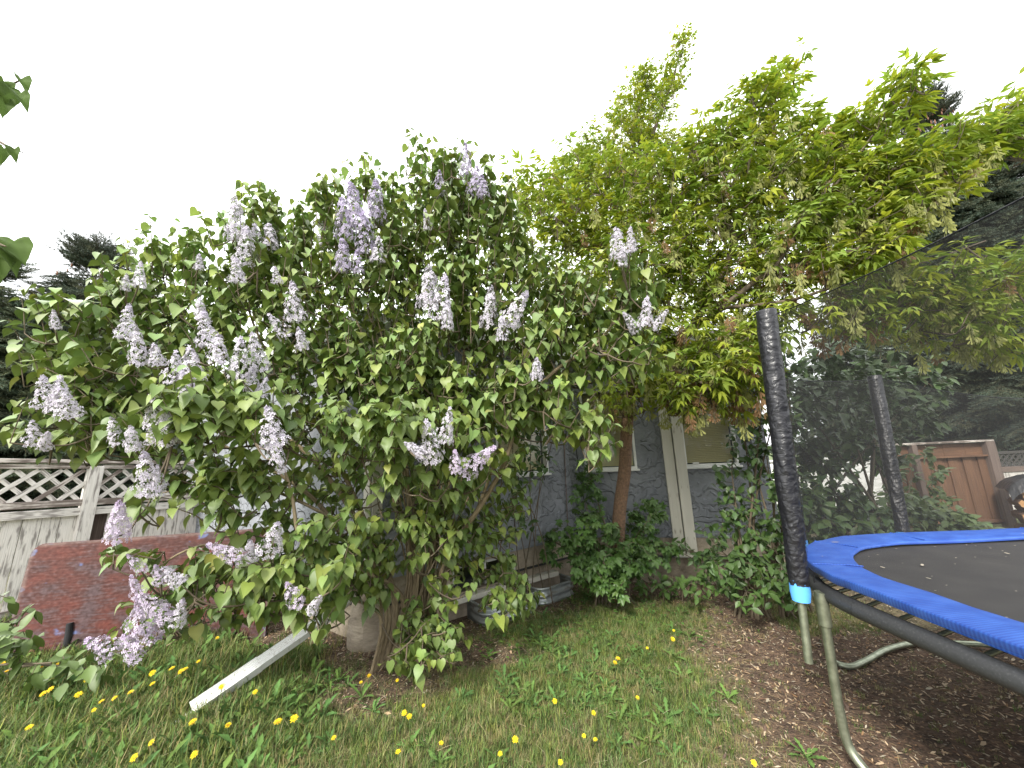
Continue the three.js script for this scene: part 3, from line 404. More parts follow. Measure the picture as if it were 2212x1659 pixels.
  { // seeds lying on the mat and pad
    const g = new THREE.CircleGeometry(1, 6); g.rotateX(-Math.PI / 2); const b = new MB(); for (let k = 0; k < 260; k++) { const x = CX + (R() - 0.5) * 3.1, z = CZ + (R() - 0.5) * 3.1, big = R() < 0.22; const s = big ? 0.012 + R() * 0.014 : 0.002 + R() * 0.004; const onPad = Math.max(Math.abs(x - CX), Math.abs(z - CZ)) > 1.5; b.add(g, new THREE.Matrix4().makeRotationY(R() * 6).premultiply(new THREE.Matrix4().makeTranslation(x, onPad ? 0.906 : 0.867, z)).multiply(new THREE.Matrix4().makeScale(s, s, s * (big ? 0.3 : 0.7))), lin(0.42, 0.37, 0.29)); }
    const m = part('fallen_seeds', b.geo(), M.litter, scene, 'stuff'); m.userData.label = 'pale fallen seeds scattered on the trampoline mat'; m.userData.category = 'seeds';
  }
}

// ---------------------------------------------------------------- leaf shapes
function bladeGeo(rows, cols, fold, curl, rib = 1.18, wav = 0) { // rows: [t, halfwidth], along +x, normal +y
  const pos = [], col = [], idx = [], w = cols.length; rows.forEach(([t, h, back = 0], r) => cols.forEach(c => { pos.push(t + back * Math.abs(c), fold * Math.abs(c) * h - curl * t * t + wav * h * Math.sin(r * 2.1 + c * 2) * Math.abs(c), c * h); const k = c === 0 ? rib : 1; col.push(k, k, k * 0.95); }));
  for (let r = 0; r < rows.length - 1; r++) for (let c = 0; c < w - 1; c++) { const a = r * w + c, b = a + w; idx.push(a, a + 1, b, a + 1, b + 1, b); } return rawGeo(pos, idx, null, col);
}
const lilacRows = [[0.0, 0.12, -0.09], [0.02, 0.31, -0.11], [0.11, 0.43, -0.07], [0.26, 0.475], [0.43, 0.43], [0.6, 0.32], [0.76, 0.18], [0.88, 0.075], [1, 0.004]];
const C5 = [-1, -0.5, 0, 0.5, 1], C3 = [-1, 0, 1];
const lilacLeaf = [bladeGeo(lilacRows, C5, 0.22, 0.12, 1.2, 0.08), bladeGeo(lilacRows, C5, 0.45, 0.25, 1.2, 0.12), bladeGeo(lilacRows, C5, 0.1, 0.32, 1.2, -0.1)];
const lilacLow = [bladeGeo(lilacRows, C3, 0.25, 0.14, 1.15), bladeGeo(lilacRows, C3, 0.5, 0.28, 1.15), bladeGeo(lilacRows, C3, 0.12, 0.34, 1.15)];
const leafletRows = [[0, 0.022], [0.14, 0.105], [0.32, 0.15], [0.45, 0.12], [0.54, 0.115], [0.78, 0.05], [1, 0.003]];
function compound(seed, n) { // box elder leaf: end leaflet and pairs along a stalk
  const R = rngOf(seed), b = new MB(), L = bladeGeo(leafletRows, C3, 0.35, 0.18, 1.12); const st = new THREE.BoxGeometry(0.62, 0.006, 0.006); st.translate(0.31, 0, 0); b.add(st, I4, new THREE.Color(0.9, 0.7, 0.5));
  const put = (x, yaw, s, droop) => b.add(L, new THREE.Matrix4().makeTranslation(x, -0.02 * x, 0).multiply(new THREE.Matrix4().makeRotationY(yaw)).multiply(new THREE.Matrix4().makeRotationZ(-droop)).multiply(new THREE.Matrix4().makeRotationX((R() - 0.5) * 0.7)).multiply(new THREE.Matrix4().makeScale(s, s, s)));
  put(0.6, 0, 0.58, 0.15 + R() * 0.4); put(0.54, 0.65, 0.52, 0.2 + R() * 0.45); put(0.54, -0.65, 0.5, 0.2 + R() * 0.45); if (n > 3) { put(0.28, 0.85, 0.5, 0.25 + R() * 0.45); put(0.26, -0.8, 0.48, 0.25 + R() * 0.45); } return b.geo();
}
const mapleLeaf = [compound(1, 5), compound(2, 5), compound(3, 3)];
const creeperLeaf = (() => { const b = new MB(), L = bladeGeo([[0, 0.03], [0.25, 0.2], [0.5, 0.27], [0.75, 0.17], [1, 0.003]], C3, 0.3, 0.2, 1.1); for (const a of [0, 0.95, -0.95, 1.8, -1.8]) { const s = a === 0 ? 0.62 : Math.abs(a) < 1 ? 0.56 : 0.42; b.add(L, new THREE.Matrix4().makeRotationY(a).multiply(new THREE.Matrix4().makeRotationZ(-0.25)).multiply(new THREE.Matrix4().makeScale(s, s, s))); } return b.geo(); })();
const ovalLeaf = bladeGeo([[0, 0.02], [0.2, 0.2], [0.45, 0.28], [0.7, 0.2], [0.88, 0.08], [1, 0.003]], C3, 0.3, 0.2, 1.1);

function inFrame(p, mrg = 1.0) { const q = p.clone().project(camera); return Math.abs(q.x) < mrg && Math.abs(q.y) < mrg && q.z < 1; }
const vary = (R, c, v = 0.22) => { const k = 1 + (R() - 0.5) * 2 * v, y = (R() - 0.5) * v; return lin(c[0] * k * (1 + y), c[1] * k, c[2] * k * (1 - y)); };
// gives a plant its leaves: the 300 that show largest as meshes of their own, the rest as one part
function dress(plant, leaves, geos, low, mat, name, tints, matOpt, solo = 300) {
  for (const l of leaves) { l.d = l.p.distanceTo(camera.position) / l.s + (inFrame(l.p) ? 0 : 1e4); } leaves.sort((a, b) => a.d - b.d);
  const mats = tints.map(c => leafTint(lin(...c), matOpt)), n = Math.min(solo, leaves.length);
  for (let k = 0; k < n; k++) { const l = leaves[k], m = part(name, geos[l.v % geos.length], mats[k % mats.length], plant); m.matrixAutoUpdate = true; l.m.decompose(m.position, m.quaternion, m.scale); }
  const b = new MB(); for (let k = n; k < leaves.length; k++) b.add(low[leaves[k].v % low.length], leaves[k].m, leaves[k].c); if (leaves.length > n) part('leaves', b.geo(), mat, plant, 'stuff');
}
function nearest(pts, p) { let b = pts[0], d = 1e9; for (const q of pts) { const e = q.distanceToSquared(p); if (e < d) { d = e; b = q; } } return b; }
function limbs(plant, list, mat, name, sides = 9) { const pts = []; for (const [P, r] of list) { const c = new THREE.CatmullRomCurve3(P, false, 'centripetal'); for (let k = 2; k <= 24; k++) pts.push(c.getPoint(k / 24)); part(name, tube(P, r, sides, true, Math.max(10, P.length * 5), 1), mat, plant); } return pts; }
function ball(R) { let v; do { v = V(R() * 2 - 1, R() * 2 - 1, R() * 2 - 1); } while (v.lengthSq() > 1); return v; }
function freeOfHouse(p) { return !(p.y < EAVE + 0.75 && wallDist(p.x, p.z) < 0.07) || p.y > EAVE + 1.0; }

// ---------------------------------------------------------------- the lilac
{
  const R = rngOf(77), BASE = V(-0.82, 0, -3.32);
  const t = thing('lilac_bush', 'tall many stemmed lilac bush in pale violet bloom at the house corner', 'bush', [0, 0, 0]);
  const stems = [];
  const stem = (b, pts, r) => stems.push([[V(b[0], -0.03, b[1]), ...pts.map(p => at(...p))], r.map(q => q * 0.62)]);
  // stems that can be followed in the picture
  stem([-1.02, -3.20], [[872, 1310, 3.25], [845, 1265, 3.1], [800, 1240, 2.95], [740, 1190, 2.8], [655, 1175, 2.55], [630, 1070, 2.5], [610, 1010, 2.5], [560, 960, 2.5]], [0.034, 0.03, 0.022, 0.016, 0.009]);
  stem([-0.98, -3.26], [[886, 1300, 3.3], [884, 1180, 3.25], [882, 1060, 3.15], [870, 960, 3.05], [840, 860, 3.0], [780, 720, 3.0], [745, 600, 3.0], [735, 500, 3.05]], [0.028, 0.026, 0.02, 0.012, 0.006]);
  stem([-0.72, -3.25], [[945, 1270, 3.25], [985, 1170, 3.1], [1040, 1090, 2.95], [1090, 1000, 2.85], [1130, 880, 2.75], [1200, 800, 2.65], [1290, 740, 2.6], [1350, 660, 2.6], [1390, 600, 2.6]], [0.036, 0.032, 0.024, 0.016, 0.007]);
  stem([-0.70, -3.30], [[965, 1240, 3.3], [1010, 1150, 3.25], [1080, 960, 3.15], [1110, 780, 3.0], [1130, 660, 2.95], [1120, 560, 3.0]], [0.03, 0.026, 0.018, 0.01, 0.006]);
  stem([-0.85, -3.36], [[925, 1230, 3.35], [945, 1050, 3.3], [955, 860, 3.2], [945, 700, 3.15], [925, 560, 3.1], [905, 400, 3.1]], [0.034, 0.03, 0.022, 0.014, 0.006]);
  stem([-0.80, -3.36], [[940, 1200, 3.35], [975, 1000, 3.25], [1000, 800, 3.15], [1010, 620, 3.1], [1030, 450, 3.1], [1015, 340, 3.1]], [0.032, 0.028, 0.02, 0.013, 0.006]);
  stem([-0.90, -3.22], [[905, 1220, 3.2], [880, 1040, 2.9], [870, 970, 2.6], [900, 930, 2.35]], [0.02, 0.017, 0.012, 0.007]);
  stem([-1.06, -3.22], [[855, 1300, 3.2], [800, 1180, 3.05], [730, 1060, 2.9], [640, 960, 2.8], [520, 900, 2.7], [400, 880, 2.6], [300, 850, 2.6], [180, 800, 2.6]], [0.036, 0.032, 0.024, 0.016, 0.007]);
  stem([-1.04, -3.28], [[850, 1280, 3.25], [790, 1130, 3.1], [720, 980, 3.0], [640, 850, 2.9], [560, 730, 2.9], [520, 600, 2.95], [505, 480, 3.0]], [0.036, 0.032, 0.024, 0.014, 0.006]);
  stem([-1.10, -3.18], [[840, 1320, 3.15], [770, 1210, 3.0], [680, 1080, 2.9], [560, 1000, 2.75], [430, 930, 2.65], [330, 780, 2.65], [290, 640, 2.7]], [0.034, 0.03, 0.022, 0.012, 0.006]);
  stem([-1.12, -3.12], [[820, 1330, 3.05], [740, 1290, 2.95], [600, 1290, 2.8], [480, 1330, 2.75], [360, 1395, 2.8]], [0.02, 0.017, 0.012, 0.009, 0.005]);
  stem([-1.10, -3.15], [[830, 1300, 3.1], [700, 1200, 2.85], [560, 1190, 2.7], [430, 1180, 2.65], [340, 1230, 2.6], [310, 1300, 2.6]], [0.022, 0.018, 0.012, 0.007]);
  stem([-1.06, -3.2], [[800, 1200, 3.0], [640, 1080, 2.75], [480, 1040, 2.6], [330, 1070, 2.5]], [0.024, 0.02, 0.013, 0.006]);
  stem([-0.92, -3.3], [[900, 1150, 3.25], [850, 950, 3.1], [800, 780, 3.0], [690, 640, 2.95], [620, 520, 3.0]], [0.03, 0.026, 0.018, 0.009]);
  for (let k = 0; k < 34; k++) { const a = R() * 6.28, b = [BASE.x + Math.cos(a) * 0.2 * R() + (k % 2 ? 0.08 : -0.14), BASE.z + Math.sin(a) * 0.1]; const px = 820 + R() * 230; stem(b, [[mixn(905, px, 0.3), 1180 + R() * 60, 3.25 + R() * 0.1], [px, 900 + R() * 80, 3.1 + R() * 0.2], [px + (R() - 0.5) * 160, 640 + R() * 120, 3.0 + R() * 0.25]], [0.011 + R() * 0.01, 0.012, 0.008, 0.005]); }
  const woods = limbs(t, stems, M.stem, 'stem', 8);
  // crown: soft volumes that twigs fill   [px, py, distance, half width, half height, twigs]
  const P = [
    [500, 505, 2.95, 45, 65, 9], [565, 455, 3.0, 45, 50, 9], [630, 480, 3.0, 35, 45, 6], [735, 455, 3.0, 50, 60, 10], [820, 410, 3.05, 65, 55, 12], [925, 370, 3.05, 65, 60, 14], [1010, 370, 3.05, 60, 65, 13], [1075, 420, 3.05, 40, 55, 8],
    [275, 590, 2.7, 55, 55, 10], [375, 540, 2.8, 55, 55, 10], [470, 590, 2.85, 60, 60, 11], [570, 565, 2.9, 60, 60, 12], [665, 565, 2.95, 60, 60, 11], [765, 540, 3.0, 65, 60, 13], [870, 500, 3.0, 65, 65, 15], [970, 480, 3.0, 65, 60, 15], [1060, 520, 3.0, 60, 60, 13],
    [135, 720, 2.55, 60, 65, 10], [220, 690, 2.6, 65, 65, 12], [320, 680, 2.65, 65, 65, 13], [430, 690, 2.75, 65, 65, 13], [540, 685, 2.8, 65, 65, 13], [650, 675, 2.9, 65, 65, 12], [760, 650, 2.95, 65, 60, 12], [870, 610, 3.0, 65, 60, 14], [980, 590, 3.0, 60, 55, 13], [1085, 610, 2.9, 60, 50, 12], [1180, 640, 2.75, 55, 50, 11], [1290, 620, 2.65, 50, 50, 8], [1385, 610, 2.6, 50, 55, 9],
    [150, 830, 2.5, 60, 60, 9], [240, 810, 2.5, 65, 60, 12], [350, 790, 2.6, 65, 60, 12], [460, 790, 2.65, 65, 60, 12], [580, 780, 2.75, 65, 60, 12], [700, 790, 2.9, 65, 60, 11], [810, 740, 2.9, 60, 60, 9], [900, 760, 2.75, 50, 50, 9], [1180, 740, 2.7, 60, 50, 9], [1290, 780, 2.65, 60, 50, 10], [1380, 770, 2.6, 55, 50, 8], [1120, 820, 2.6, 40, 35, 7],
    [130, 930, 2.5, 55, 45, 8], [230, 920, 2.45, 60, 50, 10], [340, 930, 2.35, 60, 50, 10], [440, 890, 2.15, 60, 50, 9], [560, 900, 2.3, 60, 50, 10], [670, 910, 2.6, 60, 60, 5], [770, 920, 2.6, 60, 40, 9], [860, 925, 2.35, 70, 35, 13], [980, 930, 2.6, 50, 40, 8], [1090, 890, 2.7, 60, 45, 9], [1210, 880, 2.65, 60, 45, 10], [1270, 950, 2.6, 40, 40, 6],
    [335, 1050, 2.35, 45, 30, 3], [430, 1030, 2.35, 55, 40, 4], [520, 1050, 2.5, 60, 50, 9], [640, 1030, 2.6, 50, 50, 4], [740, 1040, 2.8, 60, 60, 4], [860, 1020, 2.7, 70, 40, 6], [960, 1030, 2.65, 55, 45, 7], [1060, 990, 2.8, 45, 50, 5],
    [300, 1100, 2.4, 30, 25, 1], [440, 1110, 2.55, 40, 25, 2], [545, 1120, 2.6, 50, 40, 5], [720, 1150, 2.6, 60, 45, 9], [850, 1150, 2.95, 60, 60, 11], [950, 1120, 2.95, 60, 60, 11], [900, 1090, 3.1, 80, 50, 12], [1000, 1100, 3.2, 50, 60, 8],
    [290, 1215, 2.55, 50, 25, 2], [400, 1230, 2.6, 55, 35, 5], [520, 1240, 2.65, 60, 45, 9], [630, 1210, 2.55, 60, 40, 9], [700, 1230, 2.5, 55, 40, 9], [590, 1290, 2.65, 60, 35, 7], [690, 1300, 2.6, 55, 35, 7], [780, 1260, 2.9, 45, 50, 6], [420, 1300, 2.7, 55, 35, 5], [330, 1350, 2.75, 45, 30, 3], [480, 1330, 2.75, 45, 25, 3],
    [880, 1360, 2.98, 45, 40, 10], [940, 1335, 2.98, 45, 35, 7], [900, 1400, 2.85, 60, 20, 8], [960, 1390, 2.85, 40, 20, 5], [1000, 1240, 3.1, 30, 30, 3], [1060, 1200, 3.35, 40, 45, 6], [1090, 1120, 3.4, 40, 60, 7], [1090, 1240, 3.3, 30, 30, 3], [1130, 1290, 3.35, 40, 30, 5], [1080, 1310, 3.15, 30, 25, 4], [1120, 1040, 3.4, 40, 50, 4], [940, 1220, 3.1, 60, 40, 7], [820, 1220, 3.05, 40, 50, 7], [1060, 1270, 3.3, 30, 30, 4], [1040, 1180, 3.3, 30, 40, 5],
    [1110, 520, 3.15, 50, 60, 10], [1150, 590, 3.1, 50, 50, 9], [1040, 450, 3.2, 60, 60, 10], [900, 450, 3.2, 80, 60, 10], [690, 480, 3.15, 50, 50, 7], [600, 520, 3.1, 60, 50, 8], [820, 580, 3.15, 80, 60, 12], [930, 640, 3.1, 80, 60, 13], [1030, 680, 3.05, 70, 50, 10], [700, 720, 3.05, 80, 60, 12], [560, 640, 3.0, 70, 50, 9], [1000, 720, 2.9, 50, 40, 6], [1110, 700, 2.85, 50, 40, 7],
    [830, 820, 2.85, 70, 50, 13], [930, 840, 2.85, 70, 50, 13], [1020, 830, 2.85, 60, 50, 11], [760, 820, 2.9, 60, 50, 10], [1000, 900, 2.9, 60, 40, 7], [1130, 720, 3.0, 60, 50, 9], [1230, 700, 2.9, 60, 50, 9], [1340, 700, 2.8, 50, 50, 7],
    // darker inside
    [620, 850, 3.0, 120, 120, 12], [760, 880, 3.1, 110, 120, 14], [880, 830, 3.15, 100, 130, 14], [980, 760, 3.15, 90, 120, 12], [720, 1000, 3.1, 90, 90, 7], [1080, 780, 3.15, 80, 100, 10], [1180, 840, 3.1, 80, 70, 8],
  ];
  const leaves = [], tw = new MB(); const C = V(-1.2, 1.6, -3.0);
  const lf = (p, dir, nor, s, c) => { const v = Math.floor(R() * 3); leaves.push({ p: p.clone(), s, v, c, m: frameM(p, dir, nor, s, s * (0.7 + R() * 1.1), s * (0.78 + R() * 0.34)) }); };
  function twig(p, dir, len, pairs, size, col, root) {
    const bend = V(0, -0.25 * len, 0), tip = p.clone().addScaledVector(dir, len), mid = p.clone().lerp(tip, 0.5).addScaledVector(bend, -0.35);
    if (root) tw.add(tube([root, root.clone().lerp(p, 0.55).add(V(0, -0.08 * root.distanceTo(p), 0)), p], [0.0065, 0.005, 0.004], 4, false, 5), I4); tw.add(tube([p, mid, tip], [0.004, 0.0034, 0.002], 4, false), I4);
    const side = dir.clone().cross(Math.abs(dir.y) > 0.9 ? V(1, 0, 0) : UP).normalize(), oth = side.clone().cross(dir).normalize(); const ph = R() * 3;
    for (let k = 0; k < pairs; k++) {
      const f = (k + 0.55) / pairs, q = f < 0.5 ? p.clone().lerp(mid, f * 2) : mid.clone().lerp(tip, f * 2 - 1), a = ph + k * 1.57;
      for (const s of [1, -1]) {
        const out = side.clone().multiplyScalar(Math.cos(a) * s).addScaledVector(oth, Math.sin(a) * s).addScaledVector(dir, 0.45 + f * 0.5).normalize();
        const pet = q.clone().addScaledVector(out, 0.018); const blade = out.clone().multiplyScalar(0.75).add(V(0, -0.55 - R() * 0.55, 0)).add(rv(R).multiplyScalar(0.22)).normalize();
        const nor = UP.clone().multiplyScalar(0.75).add(out.clone().multiplyScalar(0.6)).add(rv(R).multiplyScalar(0.35)); if (freeOfHouse(pet)) lf(pet, blade, nor, size * (0.72 + R() * 0.45) * (k === pairs - 1 ? 0.8 : 1), col());
      }
    }
  }
  for (const [px, py, d, hw, hh, n] of P) {
    const c = at(px, py, d), rx = hw / FOCAL * d * 1.12, ry = hh / FOCAL * d * 1.12, rz = Math.min(0.34, (rx + ry) / 2 + 0.06);
    for (let k = 0; k < n * (py < 620 ? 1.7 : 1.9); k++) {
      const u = ball(R), l = u.length(); u.multiplyScalar(Math.pow(l, -0.3)); const p = c.clone().add(V(u.x * rx, u.y * ry, u.z * rz)); if (p.y < 0.05 || !freeOfHouse(p)) continue;
      const dir = p.clone().sub(C).normalize().multiplyScalar(0.55).add(V(0, py < 620 ? 1.5 : 0.6, 0)).add(rv(R).multiplyScalar(0.45)).normalize(); const tone = R();
      const col = () => vary(R, R() < 0.04 ? [0.24, 0.275, 0.06] : tone < 0.25 ? [0.205, 0.275, 0.06] : [0.145, 0.21, 0.048], 0.26); const low = py > 1100 && px > 780, len = (py < 620 ? 0.24 + R() * 0.2 : 0.17 + R() * 0.15) * (low ? 0.6 : 1); if (low && R() < 0.1) continue; const start = p.clone().addScaledVector(dir, -len * (py < 620 ? 0.75 : 0.5)); twig(start, dir, len, (py < 620 ? 4 : 3) + Math.floor(R() * 2), (low ? 0.056 : d < 2.5 ? 0.08 : 0.07) + R() * 0.022, col, nearest(woods, start)); woods.push(start);
    }
  }
  part('twigs', tw.geo(), M.twig, t, 'stuff');
  dress(t, leaves, lilacLeaf, lilacLow, M.leaf, 'leaf', [[0.145, 0.21, 0.048], [0.165, 0.23, 0.052], [0.125, 0.188, 0.044], [0.205, 0.27, 0.06], [0.15, 0.218, 0.046]], {});
  // flower spikes: cones of small four petalled florets
  const fl = (() => { const pos = [], idx = [], col = []; for (let k = 0; k < 4; k++) { const a = k * Math.PI / 2, c = Math.cos(a), s = Math.sin(a), o = pos.length / 3; const pt = (r, w, h) => { pos.push(c * r - s * w, h, s * r + c * w); }; pt(0.06, 0, 0.0); pt(0.55, 0.34, 0.12); pt(1.0, 0, 0.06); pt(0.55, -0.34, 0.12); col.push(0.75, 0.65, 0.85, 1, 1, 1, 1, 1, 1, 1, 1, 1); idx.push(o, o + 1, o + 2, o, o + 2, o + 3); } return rawGeo(pos, idx, null, col); })();
  function spike(seed, n, pal) { // unit height along +y
    const Q = rngOf(seed), b = new MB(); b.add(tube([V(0, -0.2, 0), V(0, 0.5, 0), V(0, 0.95, 0)], [0.02, 0.014, 0.006], 4, false), I4, new THREE.Color(0.25, 0.3, 0.15)); const lobes = []; for (let k = 0; k < 7; k++) lobes.push([Q() * 6.28, Q() * 0.75]);
    for (let k = 0; k < n; k++) { const y = Math.pow(Q(), 1.25), a = Q() * 6.28; let r = 0.27 * Math.pow(1 - y, 0.7) + 0.03; for (const [la, ly] of lobes) { const da = Math.cos(a - la); if (da > 0.5) r += 0.075 * da * Math.max(0, 1 - Math.abs(y - ly) * 5); } r *= 0.5 + 0.5 * Math.sqrt(Q()); const p = V(Math.cos(a) * r, y + (Q() - 0.5) * 0.05, Math.sin(a) * r), out = V(Math.cos(a), 0.25 + y * 0.6, Math.sin(a)).add(rv(Q).multiplyScalar(0.5)); const m = frameM(p, V(-out.z, Q() - 0.5, out.x), out, 0.052 + Q() * 0.018); const bud = y > 0.86 ? 0.75 : 1; b.add(fl, m, lin(...lerp3(pal[0], pal[1], Math.min(1, Q() * 0.7 + (bud < 1 ? 0.5 : 0))))); } return b.geo();
  }
  const pals = [[[0.68, 0.675, 0.68], [0.57, 0.545, 0.61]], [[0.64, 0.60, 0.655], [0.53, 0.45, 0.57]], [[0.53, 0.505, 0.585], [0.44, 0.39, 0.52]]]; const spikes = pals.map((p, i) => [spike(10 + i, 200, p), spike(20 + i, 170, p), spike(30 + i, 150, p)]);
  const F = [ // px, py, length in px, palette, lean sideways
    [508, 470, 95, 0], [530, 530, 90, 0], [555, 510, 80, 0], [585, 500, 70, 0], [515, 580, 60, 0], [745, 470, 85, 2], [775, 440, 95, 2], [808, 430, 95, 2], [790, 500, 90, 2], [745, 550, 70, 2], [815, 530, 70, 0], [775, 560, 60, 2], [1008, 345, 70, 2], [1028, 380, 75, 2], [1045, 395, 60, 2], [950, 395, 60, 2], [925, 470, 50, 0], [700, 500, 60, 0],
    [925, 620, 90, 0], [950, 640, 100, 0, 0.2], [965, 680, 60, 0], [1055, 665, 85, 0], [1095, 655, 95, 0, 0.5], [1085, 705, 60, 0], [1337, 520, 75, 0], [1365, 515, 55, 0], [1345, 550, 50, 0], [1395, 670, 65, 0], [1375, 690, 50, 0, -0.5], [1410, 685, 50, 0, 0.5], [1158, 792, 55, 0, 0.2],
    [635, 650, 85, 0], [620, 700, 60, 0, -0.4], [655, 730, 50, 0], [455, 700, 95, 0], [470, 745, 80, 0], [438, 660, 60, 0], [515, 770, 90, 0], [565, 760, 85, 0], [545, 815, 60, 0], [565, 830, 50, 0, 0.4], [375, 790, 80, 0], [418, 790, 90, 0], [400, 825, 60, 0], [345, 870, 95, 0], [360, 920, 80, 0], [330, 935, 50, 0], [125, 850, 80, 0], [150, 860, 85, 0], [100, 845, 70, 0], [75, 930, 65, 0], [95, 945, 45, 0, 0.6], [275, 690, 85, 0], [300, 745, 85, 0], [340, 760, 60, 0], [592, 920, 90, 0], [598, 965, 70, 0], [610, 1000, 40, 0], [322, 1020, 90, 0], [340, 1040, 60, 0], [252, 1120, 95, 1],
    [525, 1170, 75, 1, -0.8], [580, 1155, 85, 0, 0.35], [545, 1185, 50, 0], [305, 1265, 55, 1, -0.3], [310, 1215, 45, 1, -0.3], [318, 1330, 110, 1, -0.1], [250, 1375, 75, 1, -0.9], [300, 1390, 70, 1, -0.4], [365, 1300, 75, 1, -0.7], [385, 1315, 60, 0, 0.4], [645, 1280, 65, 1, -0.4], [672, 1295, 50, 0, 0.5], [935, 950, 90, 0, -0.2], [960, 920, 75, 0, 0.3], [915, 960, 50, 0, -0.8], [1005, 980, 80, 1, 0.8], [985, 990, 60, 1], [390, 1235, 55, 0, -0.5], [350, 1240, 45, 1], [255, 930, 60, 0], [290, 945, 55, 0], [300, 590, 60, 0], [270, 605, 45, 0], [430, 560, 45, 0], [600, 590, 45, 0], [120, 690, 40, 0]];
  F.forEach(([px, py, L, pal, lean = 0], i) => {
    let d = 2.9; let bd = 1e9; for (const p of P) { const e = Math.hypot(px - p[0], py - p[1]); if (e < bd && p[3] < 80) { bd = e; d = p[2]; } } d -= 0.3; const len = L / FOCAL * d * 0.95, c = at(px, py + L * 0.5, d);
    const m = part('flower_spike', spikes[pal][i % 3], M.petal, t); m.position.copy(c); const out = V(lean + (R() - 0.5) * 0.3, 1 - Math.abs(lean) * 0.5, 0.15 + R() * 0.3).normalize(); m.quaternion.setFromUnitVectors(UP, out).multiply(new THREE.Quaternion().setFromAxisAngle(UP, R() * 6.28)); m.scale.set(len * (0.75 + R() * 0.3), len * (0.85 + R() * 0.3), len * (0.75 + R() * 0.3));
    const w = nearest(woods, c); part('flower_stalk', tube([w, w.clone().lerp(c, 0.5).add(V(0, -0.1 * w.distanceTo(c), 0)), c.clone().addScaledVector(out, 0.02)], [0.006, 0.005, 0.004], 5, false, 6), M.twig, t);
  });
}

// ---------------------------------------------------------------- box elder maples
const samaraGeo = (() => { const pos = [], idx = []; const b = new MB(); const w = rawGeo([0, 0, 0, 0.25, 0, 0.05, 0.3, 0.02, -0.05, 0.75, 0.02, 0.16, 0.8, 0.03, -0.10, 1, 0, 0.05], [0, 1, 2, 1, 3, 2, 2, 3, 4, 3, 5, 4]); for (const a of [0.28, -0.28]) b.add(w, new THREE.Matrix4().makeRotationY(a)); return b.geo(); })();
function bunch(seed, n) { const Q = rngOf(seed), b = new MB(); b.add(tube([V(0, 0, 0), V(0.02, -0.5, 0), V(0, -1, 0.02)], [0.008, 0.007, 0.005], 3, false), I4); for (let k = 0; k < n; k++) { const y = -0.15 - Q() * 0.85, a = Q() * 6.28, p = V(Math.cos(a) * 0.12 * Q(), y, Math.sin(a) * 0.12 * Q()); b.add(samaraGeo, frameM(p, V(Math.cos(a) * 0.45, -0.9, Math.sin(a) * 0.45), V(-Math.sin(a), Q() - 0.5, Math.cos(a)), 0.26 + Q() * 0.08)); } return b.geo(); }
const bunches = [bunch(1, 18), bunch(2, 24), bunch(3, 14)];
